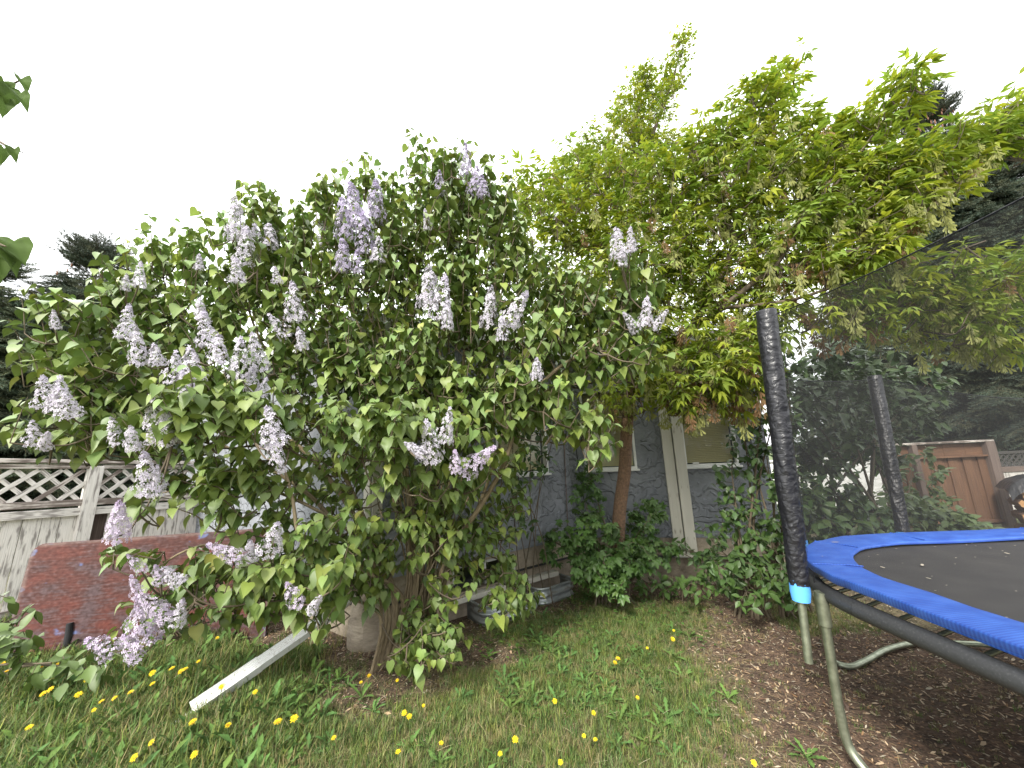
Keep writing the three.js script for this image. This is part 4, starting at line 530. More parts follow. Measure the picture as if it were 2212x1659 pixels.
function maple(t, woods, puffs, R, opt) {
  const leaves = [], tw = new MB(), sm = [];
  for (const [px, py, d, hw, hh, n, seeds = 0, brown = 0.2] of puffs) {
    const c = at(px, py, d), rx = hw / FOCAL * d * 1.1, ry = hh / FOCAL * d * 1.1, rz = Math.min(opt.deep ?? 0.45, (rx + ry) / 2 + 0.08);
    for (let k = 0; k < n * (opt.more ?? 2.3); k++) {
      const u = ball(R); u.multiplyScalar(Math.pow(u.length(), -0.25)); const p = c.clone().add(V(u.x * rx, u.y * ry, u.z * rz)); if (!freeOfHouse(p)) continue;
      const dir = p.clone().sub(opt.from).normalize().multiplyScalar(0.7).add(V(0, py < opt.topPx ? 0.9 : 0.3, 0)).add(rv(R).multiplyScalar(0.5)).normalize(), len = (0.14 + R() * 0.16) * opt.size, s = p.clone().addScaledVector(dir, -len * 0.4), e = s.clone().addScaledVector(dir, len); const w = nearest(woods, s); woods.push(s);
      tw.add(tube([w, w.clone().lerp(s, 0.6).add(V(0, -0.08 * w.distanceTo(s), 0)), s, e], [0.007, 0.0055, 0.004, 0.002].map(q => q * opt.size), 4, false, 6), I4); const lit = R() < opt.light, side = dir.clone().cross(UP).normalize(), oth = side.clone().cross(dir);
      for (let j = 0; j < 3; j++) for (const sg of [1, -1]) { if (j === 0 && R() < 0.3) continue; const q = s.clone().lerp(e, (j + 0.7) / 3), a = j * 1.57 + 0.3, out = side.clone().multiplyScalar(Math.cos(a) * sg).addScaledVector(oth, Math.sin(a) * sg).addScaledVector(dir, 0.6).add(V(0, -0.1 - R() * 0.4, 0)).add(rv(R).multiplyScalar(0.35)).normalize(), sz = (0.15 + R() * 0.055) * opt.size; if (!freeOfHouse(q)) continue; leaves.push({ p: q, s: sz, v: Math.floor(R() * 3), c: vary(R, lit ? [0.31, 0.36, 0.032] : [0.20, 0.275, 0.032], 0.2), m: frameM(q, out, UP.clone().add(rv(R).multiplyScalar(0.45)), sz) }); }
    }
    for (let k = 0; k < seeds * 3.4; k++) { const u = ball(R); const p = c.clone().add(V(u.x * rx, u.y * ry - 0.02, u.z * rz)); if (freeOfHouse(p)) sm.push([p, R() < brown * 0.65]); }
  }
  part('twigs', tw.geo(), M.limb, t, 'stuff');
  dress(t, leaves, mapleLeaf, mapleLeaf, M.maple, 'leaf', [[0.20, 0.27, 0.032], [0.25, 0.31, 0.032], [0.175, 0.245, 0.032], [0.30, 0.35, 0.032]], { transmission: 0.56, roughness: 0.72, specularIntensity: 0.35 }, opt.solo ?? 300);
  const green = leafTint(lin(0.32, 0.33, 0.10), { roughness: 0.9 }), tan = leafTint(lin(0.26, 0.15, 0.065), { roughness: 0.9 });
  sm.forEach(([p, br], k) => { const m = part('seed_bunch', bunches[k % 3], br ? tan : green, t); m.position.copy(p); m.rotation.y = R() * 6; m.scale.setScalar((0.14 + R() * 0.075) * opt.size); if (br) m.userData.label = 'dried brown bunch of winged seeds'; });
}
{
  const t = thing('maple_tree', 'bright green box elder maple with hanging seed bunches, bare trunk against the stucco wall', 'tree'), R = rngOf(99);
  const A = (...l) => l.map(p => at(...p));
  part('trunk', tube([V(1.0, -0.05, -4.34), V(1.03, 0.4, -4.32), ...A([1338, 1110, 4.25], [1350, 1010, 4.18], [1353, 940, 4.1], [1362, 860, 4.0], [1380, 770, 3.9])], [0.085, 0.07, 0.067, 0.065, 0.062, 0.058, 0.05], 14, true, 40), M.bark, t);
  const L = [[A([1375, 800, 3.95], [1340, 650, 3.85], [1300, 530, 3.75], [1250, 430, 3.7]), [0.04, 0.03, 0.02, 0.01]], [A([1380, 780, 3.92], [1420, 650, 3.8], [1430, 520, 3.8], [1420, 420, 3.8]), [0.04, 0.032, 0.02, 0.01]],
    [A([1382, 765, 3.9], [1480, 720, 3.65], [1535, 640, 3.45], [1570, 570, 3.35], [1590, 510, 3.3]), [0.042, 0.036, 0.03, 0.026, 0.022]], [A([1590, 512, 3.3], [1562, 470, 3.3], [1545, 425, 3.3], [1510, 350, 3.35], [1500, 300, 3.4]), [0.02, 0.018, 0.014, 0.009, 0.005]], [A([1588, 514, 3.3], [1650, 475, 3.25], [1720, 440, 3.2], [1790, 390, 3.15], [1870, 300, 3.1]), [0.022, 0.018, 0.014, 0.01, 0.005]], [A([1598, 500, 3.28], [1618, 430, 3.28], [1650, 330, 3.3], [1678, 220, 3.35]), [0.018, 0.014, 0.01, 0.005]],
    [A([1480, 725, 3.65], [1580, 650, 3.3], [1660, 590, 3.1], [1780, 560, 2.95], [1900, 520, 2.85], [2020, 440, 2.8], [2110, 350, 2.8]), [0.034, 0.028, 0.023, 0.018, 0.013, 0.008]], [A([1560, 665, 3.35], [1700, 650, 3.0], [1860, 600, 2.95], [2000, 565, 2.95], [2130, 520, 3.0]), [0.018, 0.014, 0.011, 0.008, 0.005]], [A([1378, 790, 3.92], [1300, 760, 3.7], [1210, 700, 3.6], [1150, 620, 3.55]), [0.03, 0.022, 0.014, 0.008]], [A([1420, 760, 3.85], [1480, 810, 3.5], [1540, 830, 3.3], [1590, 800, 3.2]), [0.024, 0.018, 0.012, 0.006]],
    [A([1660, 600, 3.1], [1740, 480, 2.95], [1820, 380, 2.9], [1930, 230, 2.9]), [0.018, 0.014, 0.01, 0.005]]];
  const woods = limbs(t, L, M.limb, 'limb', 8);
  const P = [[1140, 430, 3.9, 60, 60, 12, 1], [1170, 520, 3.7, 70, 70, 16, 2], [1230, 400, 3.9, 60, 60, 13, 2], [1250, 480, 3.7, 70, 70, 18, 4], [1320, 400, 3.9, 60, 70, 16, 4], [1330, 520, 3.7, 70, 70, 18, 5], [1400, 440, 3.7, 70, 80, 20, 6], [1420, 560, 3.6, 70, 70, 18, 6], [1490, 400, 3.6, 65, 80, 20, 5], [1500, 520, 3.5, 70, 70, 17, 7, 0.3],
    [1550, 300, 3.4, 55, 60, 13, 2], [1580, 400, 3.3, 70, 65, 16, 6], [1620, 240, 3.35, 50, 50, 11, 1], [1680, 190, 3.35, 38, 45, 8, 0], [1660, 310, 3.3, 70, 60, 17, 5], [1690, 400, 3.2, 70, 60, 16, 7], [1760, 320, 3.2, 65, 60, 15, 5], [1790, 410, 3.1, 70, 55, 16, 7], [1850, 300, 3.1, 60, 60, 14, 5], [1925, 235, 2.95, 45, 50, 9, 0], [1890, 390, 3.0, 65, 55, 15, 6], [1970, 380, 2.9, 55, 40, 9, 6], [2060, 340, 2.85, 50, 40, 8, 4], [2110, 300, 2.85, 50, 40, 8, 2], [2170, 330, 2.9, 40, 40, 5, 0], [2000, 430, 2.85, 40, 35, 4, 3], [1920, 470, 2.85, 55, 40, 9, 7], [2195, 220, 2.9, 18, 30, 2],
    [1600, 480, 3.35, 60, 50, 9, 5, 0.35], [1700, 500, 3.1, 70, 50, 12, 6, 0.3], [1800, 490, 3.0, 70, 45, 12, 7, 0.25], [1650, 580, 3.25, 70, 50, 11, 6, 0.6], [1740, 590, 3.05, 70, 45, 10, 5, 0.55], [1850, 570, 2.95, 60, 45, 9, 3, 0.4], [1560, 590, 3.45, 60, 55, 11, 5, 0.5], [1480, 620, 3.5, 60, 55, 12, 5, 0.5], [1390, 650, 3.6, 60, 60, 12, 4, 0.4], [1290, 600, 3.6, 70, 60, 14, 4], [1200, 600, 3.7, 60, 60, 12, 2],
    [1910, 540, 2.95, 50, 40, 6, 3], [2010, 610, 3.0, 70, 55, 11, 5, 0.5], [2110, 620, 3.05, 60, 60, 12, 4, 0.4], [2190, 600, 3.1, 30, 30, 3, 1], [1900, 660, 3.1, 70, 50, 9, 5, 0.7], [2030, 710, 3.1, 70, 45, 9, 4, 0.6], [2150, 720, 3.1, 60, 40, 8, 3], [1780, 680, 3.15, 60, 50, 9, 4, 0.6],
    [1560, 700, 3.4, 60, 50, 11, 6, 0.75], [1640, 690, 3.3, 50, 50, 9, 4, 0.7], [1470, 740, 3.5, 60, 50, 11, 6, 0.75], [1560, 790, 3.25, 60, 45, 12, 5, 0.7], [1480, 850, 3.35, 55, 35, 9, 5, 0.6], [1380, 760, 3.7, 60, 60, 11, 5, 0.6], [1340, 850, 3.8, 60, 40, 9, 3, 0.4], [1290, 700, 3.7, 60, 60, 11, 2], [1440, 820, 3.6, 60, 50, 10, 4, 0.6], [1590, 850, 3.3, 40, 35, 6, 4, 0.6], [1620, 760, 3.25, 45, 40, 8, 3, 0.6]];
  maple(t, woods, P, R, { from: V(1.4, 1.6, -4.1), topPx: 330, size: 1, light: 0.4 });
}
{
  const t = thing('maple_tree', 'taller maple rising behind the roof, its narrow top highest of all', 'tree'), R = rngOf(123); const d = 9.6; const base = at(1360, 900, d);
  part('trunk', tube([V(base.x - 0.3, -0.1, -d), V(base.x - 0.2, 3, -d), at(1360, 500, d), at(1385, 300, d)], [0.22, 0.18, 0.13, 0.06], 12, true, 24), M.bark, t);
  const A = (...l) => l.map(p => at(p[0], p[1], d + (p[2] ?? 0))); const woods = limbs(t, [[A([1362, 480], [1400, 320], [1440, 210], [1475, 100]), [0.08, 0.06, 0.04, 0.015]], [A([1360, 500], [1370, 300], [1390, 180]), [0.08, 0.05, 0.02]], [A([1358, 520], [1300, 380, 0.3], [1260, 320, 0.4]), [0.06, 0.04, 0.015]], [A([1362, 470], [1430, 350, -0.3], [1470, 300]), [0.05, 0.03, 0.012]], [A([1360, 520], [1240, 450], [1200, 380]), [0.05, 0.03, 0.012]]], M.limb, 'limb', 7);
  const P = [[1472, 105, 0, 24, 32, 7], [1455, 160, 0, 30, 38, 11], [1430, 210, 0, 40, 40, 14], [1385, 185, 0, 34, 36, 12], [1350, 240, 0, 42, 42, 16], [1400, 270, 0, 55, 45, 22], [1340, 310, 0, 60, 50, 24], [1430, 330, 0, 55, 50, 22], [1280, 320, 0, 45, 45, 15], [1250, 380, 0, 50, 50, 16], [1310, 390, 0, 60, 50, 22], [1210, 400, 0, 35, 40, 9], [1380, 400, 0, 70, 60, 24], [1460, 400, 0, 50, 50, 12], [1300, 470, 0, 90, 60, 20], [1150, 440, 0.3, 40, 40, 8]].map(p => [p[0], p[1], d + p[2], p[3], p[4], p[5], Math.round(p[5] / 5)]);
  maple(t, woods, P, R, { from: V(base.x, 3, -d), topPx: 260, size: 1.35, light: 0.55, deep: 0.7, solo: 120, more: 2.5 });
}

// ---------------------------------------------------------------- shrubs against the wall
function shrub(name, label, category, seed, baseP, puffs, geo, size, col, opt = {}) {
  const t = thing(name, label, category, [0, 0, 0], 0, opt.group), R = rngOf(seed), st = []; const cs = puffs.map(p => at(p[0], p[1], p[2]));
  for (let k = 0; k < (opt.stems ?? 8); k++) { const e = cs[k % cs.length], b = V(baseP.x + (R() - 0.5) * (opt.spread ?? 0.5), -0.03, baseP.z + (R() - 0.5) * 0.18); st.push([[b, b.clone().lerp(e, 0.45).add(V((R() - 0.5) * 0.15, 0.12, 0)), e.clone().add(rv(R).multiplyScalar(0.06))], [opt.r ?? 0.011, (opt.r ?? 0.011) * 0.8, 0.004]]); }
  const woods = limbs(t, st, opt.wood ?? M.twig, 'stem', 6), leaves = [], tw = new MB();
  puffs.forEach(([px, py, d, hw, hh, n], i) => {
    const c = cs[i], rx = hw / FOCAL * d, ry = hh / FOCAL * d; for (let k = 0; k < n * (opt.more ?? 1); k++) {
      const u = ball(R); u.multiplyScalar(Math.pow(u.length(), -0.3)); const p = c.clone().add(V(u.x * rx, u.y * ry, u.z * Math.min(0.3, (rx + ry) / 2))); if (p.y < 0.02 || !freeOfHouse(p)) continue; const w = nearest(woods, p); woods.push(p); tw.add(tube([w, w.clone().lerp(p, 0.5).add(V(0, 0.02, 0)), p], [0.004, 0.003, 0.002], 3, false), I4);
      for (let j = 0; j < (opt.per ?? 4); j++) { const out = rv(R).add(V(0, -0.25, 0.35)).normalize(), q = p.clone().addScaledVector(rv(R), 0.05), s = size * (0.7 + R() * 0.6); if (!freeOfHouse(q)) continue; leaves.push({ p: q, s, v: 0, c: vary(R, col, 0.25), m: frameM(q, out, UP.clone().add(V(0, 0, 0.5)).add(rv(R).multiplyScalar(0.5)), s) }); }
    }
  });
  part('twigs', tw.geo(), M.twig, t, 'stuff'); dress(t, leaves, [geo], [geo], M.leaf, 'leaf', [col, col.map(c => c * 0.85), col.map(c => c * 1.15)], {}, opt.solo ?? 300); return t;
}
shrub('creeper_bush', 'dark leafy creeper bush round the foot of the maple trunk', 'bush', 41, V(0.95, 0, -4.2), [[1200, 1180, 4.35, 30, 35, 12], [1250, 1160, 4.3, 40, 50, 22], [1270, 1080, 4.5, 30, 40, 16], [1275, 1030, 4.55, 22, 30, 10], [1300, 1180, 4.15, 45, 50, 26], [1320, 1230, 3.95, 50, 35, 26], [1380, 1150, 4.3, 50, 45, 28], [1400, 1110, 4.4, 35, 25, 14], [1370, 1200, 4.1, 50, 35, 24], [1430, 1190, 4.3, 40, 25, 14], [1270, 1230, 4.05, 40, 30, 16], [1330, 1265, 3.8, 30, 14, 8]], creeperLeaf, 0.105, [0.075, 0.15, 0.028], { stems: 14, per: 5 });
shrub('tall_shrub', 'dark twiggy shrub between the right window and the trampoline pole', 'shrub', 43, V(2.25, 0, -3.75), [[1560, 1180, 3.9, 45, 45, 14], [1620, 1120, 3.7, 50, 60, 18], [1670, 1180, 3.6, 40, 60, 16], [1600, 1230, 3.6, 60, 35, 18], [1680, 1260, 3.4, 35, 30, 12], [1590, 1030, 3.8, 40, 60, 10], [1650, 1000, 3.7, 40, 70, 14], [1690, 1060, 3.5, 25, 70, 12], [1610, 920, 3.8, 40, 60, 10], [1660, 880, 3.7, 40, 70, 16], [1640, 800, 3.6, 50, 60, 16], [1690, 900, 3.5, 25, 60, 12], [1690, 780, 3.5, 30, 60, 10], [1530, 1200, 4.2, 30, 20, 6]], ovalLeaf, 0.078, [0.06, 0.115, 0.025], { stems: 24, per: 5, spread: 0.75, r: 0.012, more: 1.8 });
shrub('vine', 'leafy vine hanging on the shaded wall left of the middle window', 'vine', 44, V(0.08, 0, -4.32), [[1140, 930, 4.1, 35, 60, 14], [1165, 1000, 4.2, 25, 40, 9], [1110, 1000, 3.9, 30, 60, 10], [1120, 1120, 4.0, 30, 40, 9], [1095, 880, 3.9, 40, 60, 14], [1210, 900, 4.4, 35, 50, 10], [1180, 840, 4.2, 40, 40, 10]], ovalLeaf, 0.085, [0.06, 0.115, 0.027], { stems: 6, per: 4, r: 0.007 });
shrub('young_shrub', 'yellow green leafy shrub at the left edge beside the red board', 'shrub', 45, V(-4.1, 0, -3.1), [[10, 1340, 3.0, 40, 35, 7], [40, 1390, 2.9, 32, 30, 7], [5, 1400, 2.8, 30, 35, 7], [110, 1440, 2.85, 50, 8, 4], [190, 1450, 2.85, 40, 7, 3], [0, 1295, 3.0, 20, 14, 2]], ovalLeaf, 0.105, [0.12, 0.185, 0.045], { stems: 9, per: 4 });
shrub('thicket', 'dark tangled thicket behind the far net and far pole', 'thicket', 46, V(3.7, 0, -4.8), [[1740, 1100, 4.6, 40, 80, 16], [1790, 1040, 4.8, 50, 90, 20], [1840, 1120, 4.8, 60, 50, 20], [1770, 930, 4.8, 60, 70, 18], [1830, 900, 5.0, 60, 70, 20], [1880, 960, 5.2, 50, 60, 16], [1720, 860, 4.6, 50, 60, 14], [1800, 800, 4.9, 70, 60, 18], [1890, 830, 5.2, 60, 60, 16], [1950, 900, 5.4, 50, 60, 16], [1990, 830, 5.4, 50, 50, 14], [1900, 740, 5.2, 60, 50, 14]], ovalLeaf, 0.12, [0.06, 0.11, 0.026], { stems: 18, per: 6, spread: 1.8, r: 0.02, more: 3 });
shrub('spreading_shrub', 'pale green low shrub in front of the cedar fence', 'shrub', 47, V(5.2, 0, -5.2), [[1960, 1120, 5.2, 60, 35, 22], [2030, 1125, 5.2, 60, 25, 20], [2090, 1140, 5.1, 50, 14, 12], [1920, 1090, 5.4, 50, 40, 18], [2000, 1090, 5.6, 50, 30, 14], [1980, 1020, 5.8, 40, 50, 14]], ovalLeaf, 0.11, [0.13, 0.19, 0.06], { stems: 12, per: 6, spread: 1.2, more: 1.6 });
{ // low weeds along the foot of the wall
  [[1395, 1262, 4.15], [1440, 1258, 4.15], [1520, 1240, 4.1], [1560, 1262, 3.9], [1470, 1190, 4.35], [1490, 1270, 3.9], [1620, 1290, 3.4]].forEach(([px, py, d], k) => { const g = level(px, py + 14, 0); shrub('wall_weed', ['small weed under the middle window, left of the white boards', 'small weed just left of the white boards', 'leafy weed right of the white boards', 'low weed under the right window', 'sprig lapping over the foot of the white boards', 'low weed in front of the white boards', 'low weed nearest the trampoline pole'][k], 'weed', 60 + k, V(g.x, 0, Math.max(g.z, -4.25)), [[px, py, d, 26, 16, 8]], ovalLeaf, 0.075, [0.075, 0.14, 0.03], { stems: 4, per: 4, spread: 0.15, r: 0.005, group: 'weeds along the foot of the wall' }); });
}

// ---------------------------------------------------------------- spruces
const spray = (() => { const R = rngOf(7), b = new MB(), nd = rawGeo([0, 0, 0.012, 0, 0, -0.012, 1, 0, 0], [0, 1, 2]); const shoot = (o, dir, L, n) => { b.add(tube([o, o.clone().addScaledVector(dir, L)], [0.012, 0.006], 3, false), I4, new THREE.Color(1.6, 1.0, 0.7)); for (let k = 0; k < n; k++) { const f = (k + R()) / n, a = R() * 6.28, side = V(0, Math.cos(a), Math.sin(a)); const s = side.addScaledVector(dir, 0.9).normalize(); const c = 0.8 + R() * 0.45; b.add(nd, frameM(o.clone().addScaledVector(dir, f * L), s, rv(R), 0.13, 0.13, 1.1), new THREE.Color(c, c, c)); } }; shoot(V(0, 0, 0), V(1, 0, 0), 1, 46); for (const [x, y, z] of [[0.15, 0.6, 1], [0.15, 0.6, -1], [0.45, 0.5, 1], [0.45, 0.5, -1], [0.7, 0.4, 0.9]]) shoot(V(x, 0, 0), V(0.75, -0.12, z * y).normalize(), 0.5 - x * 0.2, 24); return b.geo(); })();
function spruce(label, x, z, Hh, width, seed, tint, opt = {}) {
  const R = rngOf(seed), t = thing('spruce_tree', label, 'tree', [x, 0, z]); part('trunk', tube([V(0, -0.1, 0), V(0.03, Hh * 0.5, 0), V(0, Hh, 0)], [0.2 + Hh * 0.012, 0.12, 0.02], 9, true, 12), M.sprucebark, t);
  const mats = [], cols = [], wood = new MB(), m = new THREE.Matrix4(); const camL = camera.position.clone().sub(V(x, 0, z));
  for (let y = opt.low ?? 0.7; y < Hh - 0.1; y += 0.17 + 0.12 * (1 - y / Hh)) {
    const f = 1 - y / Hh, n = 7, ph = R() * 6; for (let k = 0; k < n; k++) {
      const a = ph + k / n * 6.283 + (R() - 0.5) * 0.5, L = width * Math.pow(f, 0.75) * (0.7 + R() * 0.5) + 0.12, dir = V(Math.cos(a), 0, Math.sin(a)); const toCam = dir.dot(camL.clone().setY(0).normalize()); if (toCam < -0.55 && L > 0.5) continue;
      const P = s => V(dir.x * L * s, y + L * (0.10 * s - 0.42 * s * s * (0.4 + f) + 0.16 * s * s * s) + (f < 0.12 ? L * s * 0.8 : 0), dir.z * L * s); wood.add(tube([P(0), P(0.5), P(1)], [0.022 * f + 0.008, 0.014 * f + 0.006, 0.004], 4, false), I4);
      const steps = Math.max(3, Math.round(L / 0.10)); for (let s = 1; s <= steps; s++) { const q = s / steps, p = P(q), lat = (1 - q) * 0.62 * L * 0.5 + 0.1; const d0 = P(Math.min(1, q + 0.1)).sub(P(q - 0.1)).normalize(); const sides = s === steps ? [0] : [-1, 1, 0]; for (const sd of sides) { const d = d0.clone().applyAxisAngle(UP, sd * (0.75 + R() * 0.35)).add(V(0, -0.12 + (R() - 0.5) * 0.8, 0)).normalize(); const sc = (sd ? Math.min(0.5, lat + 0.14) : 0.26) * (0.8 + R() * 0.6); mats.push(frameM(p.clone().addScaledVector(rv(R), 0.03), d, UP.clone().add(rv(R).multiplyScalar(0.3)), sc)); cols.push(vary(R, tint, 0.3)); } }
    }
  }
  part('branches', wood.geo(), M.sprucebark, t, 'stuff'); const im = new THREE.InstancedMesh(spray, M.needle, mats.length); im.name = 'needles'; im.userData.kind = 'stuff'; mats.forEach((q, k) => { im.setMatrixAt(k, q); im.setColorAt(k, cols[k]); }); im.castShadow = im.receiveShadow = true; t.add(im);
  if (opt.cones) { const cg = new THREE.LatheGeometry([[0.001, -0.5], [0.12, -0.42], [0.17, -0.1], [0.13, 0.25], [0.02, 0.5]].map(p => new THREE.Vector2(...p)), 6), b = new MB(); for (let k = 0; k < opt.cones; k++) { const y = Hh * (0.85 + 0.15 * Math.sqrt(R())), a = R() * 6.28, r = width * Math.pow(1 - y / Hh, 0.75) * (0.4 + 0.7 * R()) + 0.08; b.add(cg, new THREE.Matrix4().makeTranslation(Math.cos(a) * r, y - 0.05, Math.sin(a) * r).multiply(new THREE.Matrix4().makeScale(0.11, 0.11, 0.11)), lin(1, 1, 1)); } part('cones', b.geo(), std({ color: lin(0.17, 0.085, 0.055), roughness: 0.9 }), t, 'stuff'); }
  return t;
}
{
  const g = [0.05, 0.07, 0.042]; let p = at(212, 545, 9); spruce('spruce with its top showing above the left part of the lilac', p.x, -9, p.y + 0.1, 2.8, 1, g, { cones: 40 });
  p = at(-40, 600, 7.2); spruce('spruce at the left edge behind the lattice of the white fence', p.x, -7.2, 6.0, 2.7, 2, [0.07, 0.095, 0.05], { low: 0.4 });
  p = at(1992, 208, 9.5); spruce('right hand spruce with reddish brown cones at its top', p.x, -9.5, p.y, 2.4, 3, g, { cones: 420, low: 1.7 });
  p = at(2150, 270, 9.0); spruce('spruce at the right edge with a coned top beside the taller one', p.x, -9.0, p.y, 3.7, 4, [0.055, 0.075, 0.05], { cones: 300, low: 1.7 });
  p = at(1850, 560, 12); spruce('distant spruce glimpsed through the net left of the far pole', p.x, -12, p.y, 3.2, 6, [0.06, 0.085, 0.05], {});
  p = at(330, 640, 11); spruce('smaller spruce hidden behind the middle of the lilac, left of the house', p.x, -11, 5.6, 2.1, 5, g, {});
}

// ---------------------------------------------------------------- boughs reaching in from the left edge
{
  const t = thing('sapling', 'slim sapling at the left edge, a few large leaves hanging into view', 'tree'), R = rngOf(55); const b = V(-2.35, -0.03, -1.0); part('trunk', tube([b, V(-2.38, 1.2, -1.02), V(-2.3, 2.2, -1.05), V(-2.28, 3.3, -1.08)], [0.03, 0.026, 0.02, 0.008], 9, true, 18), M.stem, t);
  const spots = [[[V(-2.29, 2.7, -1.07), at(-30, 215, 1.25), at(20, 185, 1.25), at(48, 170, 1.25)], [[8, 175, -0.2, 0.12], [22, 190, 0.4, 0.12], [12, 215, 0.1, 0.11], [45, 170, 0.8, 0.09], [40, 205, 0.9, 0.10]]], [[V(-2.3, 2.45, -1.06), at(-30, 300, 1.25), at(20, 318, 1.25), at(50, 330, 1.25)], [[8, 320, 0.1, 0.09], [30, 322, 0.35, 0.07]]], [[V(-2.33, 2.05, -1.04), at(-30, 520, 1.2), at(5, 530, 1.2), at(12, 532, 1.2)], [[10, 535, 0.9, 0.15], [3, 545, 0.2, 0.16], [30, 520, 0.75, 0.15]]]];
  for (const [P, L] of spots) { part('bough', tube(P, [0.008, 0.006, 0.004, 0.002], 6, true, 14), M.twig, t); for (const [px, py, lean, s] of L) { const p = at(px, py, 1.24), g = part('leaf', lilacLeaf[Math.floor(R() * 3)], leafTint(lin(0.07, 0.115, 0.025), { roughness: 0.85, specularIntensity: 0.4 }), t); frameM(p, V(lean, -1, 0.1).normalize(), V(0.25 + R() * 0.9, 0.5, 0.5), s * 0.72, s * 1.3, s * 0.55).decompose(g.position, g.quaternion, g.scale); } }
}

// ---------------------------------------------------------------- lawn
function bladeTuft(seed, n, h, w, spread) { const R = rngOf(seed), pos = [], idx = [], col = []; for (let k = 0; k < n; k++) { const a = R() * 6.28, r = spread * Math.sqrt(R()), x = Math.cos(a) * r, z = Math.sin(a) * r, b = R() * 6.28, L = h * (0.55 + R() * 0.6), bend = L * (0.15 + R() * 0.55), dx = Math.cos(b), dz = Math.sin(b), o = pos.length / 3, c = 0.75 + R() * 0.5; for (const [f, ww] of [[0, 1], [0.5, 0.8], [1, 0]]) { const px = x + dx * bend * f * f, pz = z + dz * bend * f * f, py = L * f * (1 - 0.22 * f); if (ww) { pos.push(px - dz * w * ww, py, pz + dx * w * ww, px + dz * w * ww, py, pz - dx * w * ww); col.push(c, c, c * 0.9, c, c, c * 0.9); } else { pos.push(px, py, pz); col.push(c * 1.1, c * 1.05, c); } } idx.push(o, o + 1, o + 2, o + 1, o + 3, o + 2, o + 2, o + 3, o + 4); } return rawGeo(pos, idx, null, col); }
function scatter(name, geo, mat, label, category, list) { const im = new THREE.InstancedMesh(geo, mat, list.length); im.name = name; im.userData = { kind: 'stuff', label, category }; list.forEach(([m, c], k) => { im.setMatrixAt(k, m); im.setColorAt(k, c); }); im.castShadow = im.receiveShadow = true; scene.add(im); return im; }
const seen = (x, z, m = 1.12) => { const q = V(x, 0.05, z).project(camera); return Math.abs(q.x) < m && q.y > -1.35 && q.y < 1; };
{
  const R = rngOf(301), lists = [[], [], []], tufts = [bladeTuft(1, 15, 0.10, 0.0023, 0.05), bladeTuft(2, 11, 0.12, 0.0027, 0.055), bladeTuft(3, 13, 0.075, 0.002, 0.055)];
  for (let k = 0; k < 95000; k++) {
    const z = -1.75 - R() * 4.2, x = -5.4 + R() * 8.6; if (!seen(x, z) || wallDist(x, z) < 0.04 || (nearSpout(x, z) && R() < 0.75)) continue; const l = lawn(x, z), tall = smooth(-0.9, -1.7, x + 0.3 * fbm(x, z, 3, 2)); if (R() > Math.pow(l, 1.3) * (0.8 + 0.35 * tall) + 0.06) continue;
    const s = (0.5 + R() * 0.55) * (0.75 + 0.85 * tall) * (0.55 + 0.45 * l), v = Math.floor(R() * 3), dryP = smooth(-0.05, 0.25, fbm(x * 1.4 + 5, z * 1.4, 2, 3)) * (1 - 0.8 * tall), dry = R() < mixn(0.30, 0.16, l) + 0.34 * dryP; const c = dry ? vary(R, [0.26, 0.23, 0.12], 0.2) : vary(R, R() < 0.5 ? [0.10, 0.155, 0.04] : [0.17, 0.225, 0.075], 0.4);
    lists[v].push([new THREE.Matrix4().compose(V(x, groundY(x, z) - 0.004, z), new THREE.Quaternion().setFromEuler(new THREE.Euler((R() - 0.5) * 0.35, R() * 6.28, (R() - 0.5) * 0.35)), V(s, s, s)), c]);
  }
  const g = ['short lawn grass mixed with dry straw', 'longer lawn grass', 'fine low lawn grass']; lists.forEach((l, i) => scatter(numbered('grass'), tufts[i], M.grass, g[i], 'grass', l));
}
const dandLeaf = bladeGeo([[0, 0.02], [0.18, 0.035], [0.24, 0.075], [0.32, 0.035], [0.4, 0.10], [0.5, 0.05], [0.58, 0.125], [0.7, 0.065], [0.78, 0.13], [0.9, 0.075], [1, 0.005]], C3, 0.35, 0.45, 1.25);
const rosette = seed => { const R = rngOf(seed), b = new MB(); for (let k = 0; k < 9; k++) { const a = k / 9 * 6.28 + R() * 0.5, up = 0.6 + R() * 1.5; b.add(dandLeaf, frameM(V(0, 0, 0), V(Math.cos(a), up, Math.sin(a)), UP.clone().add(rv(R).multiplyScalar(0.3)), 0.7 + R() * 0.5), new THREE.Color(1, 1, 1).multiplyScalar(0.8 + R() * 0.4)); } return b.geo(); };
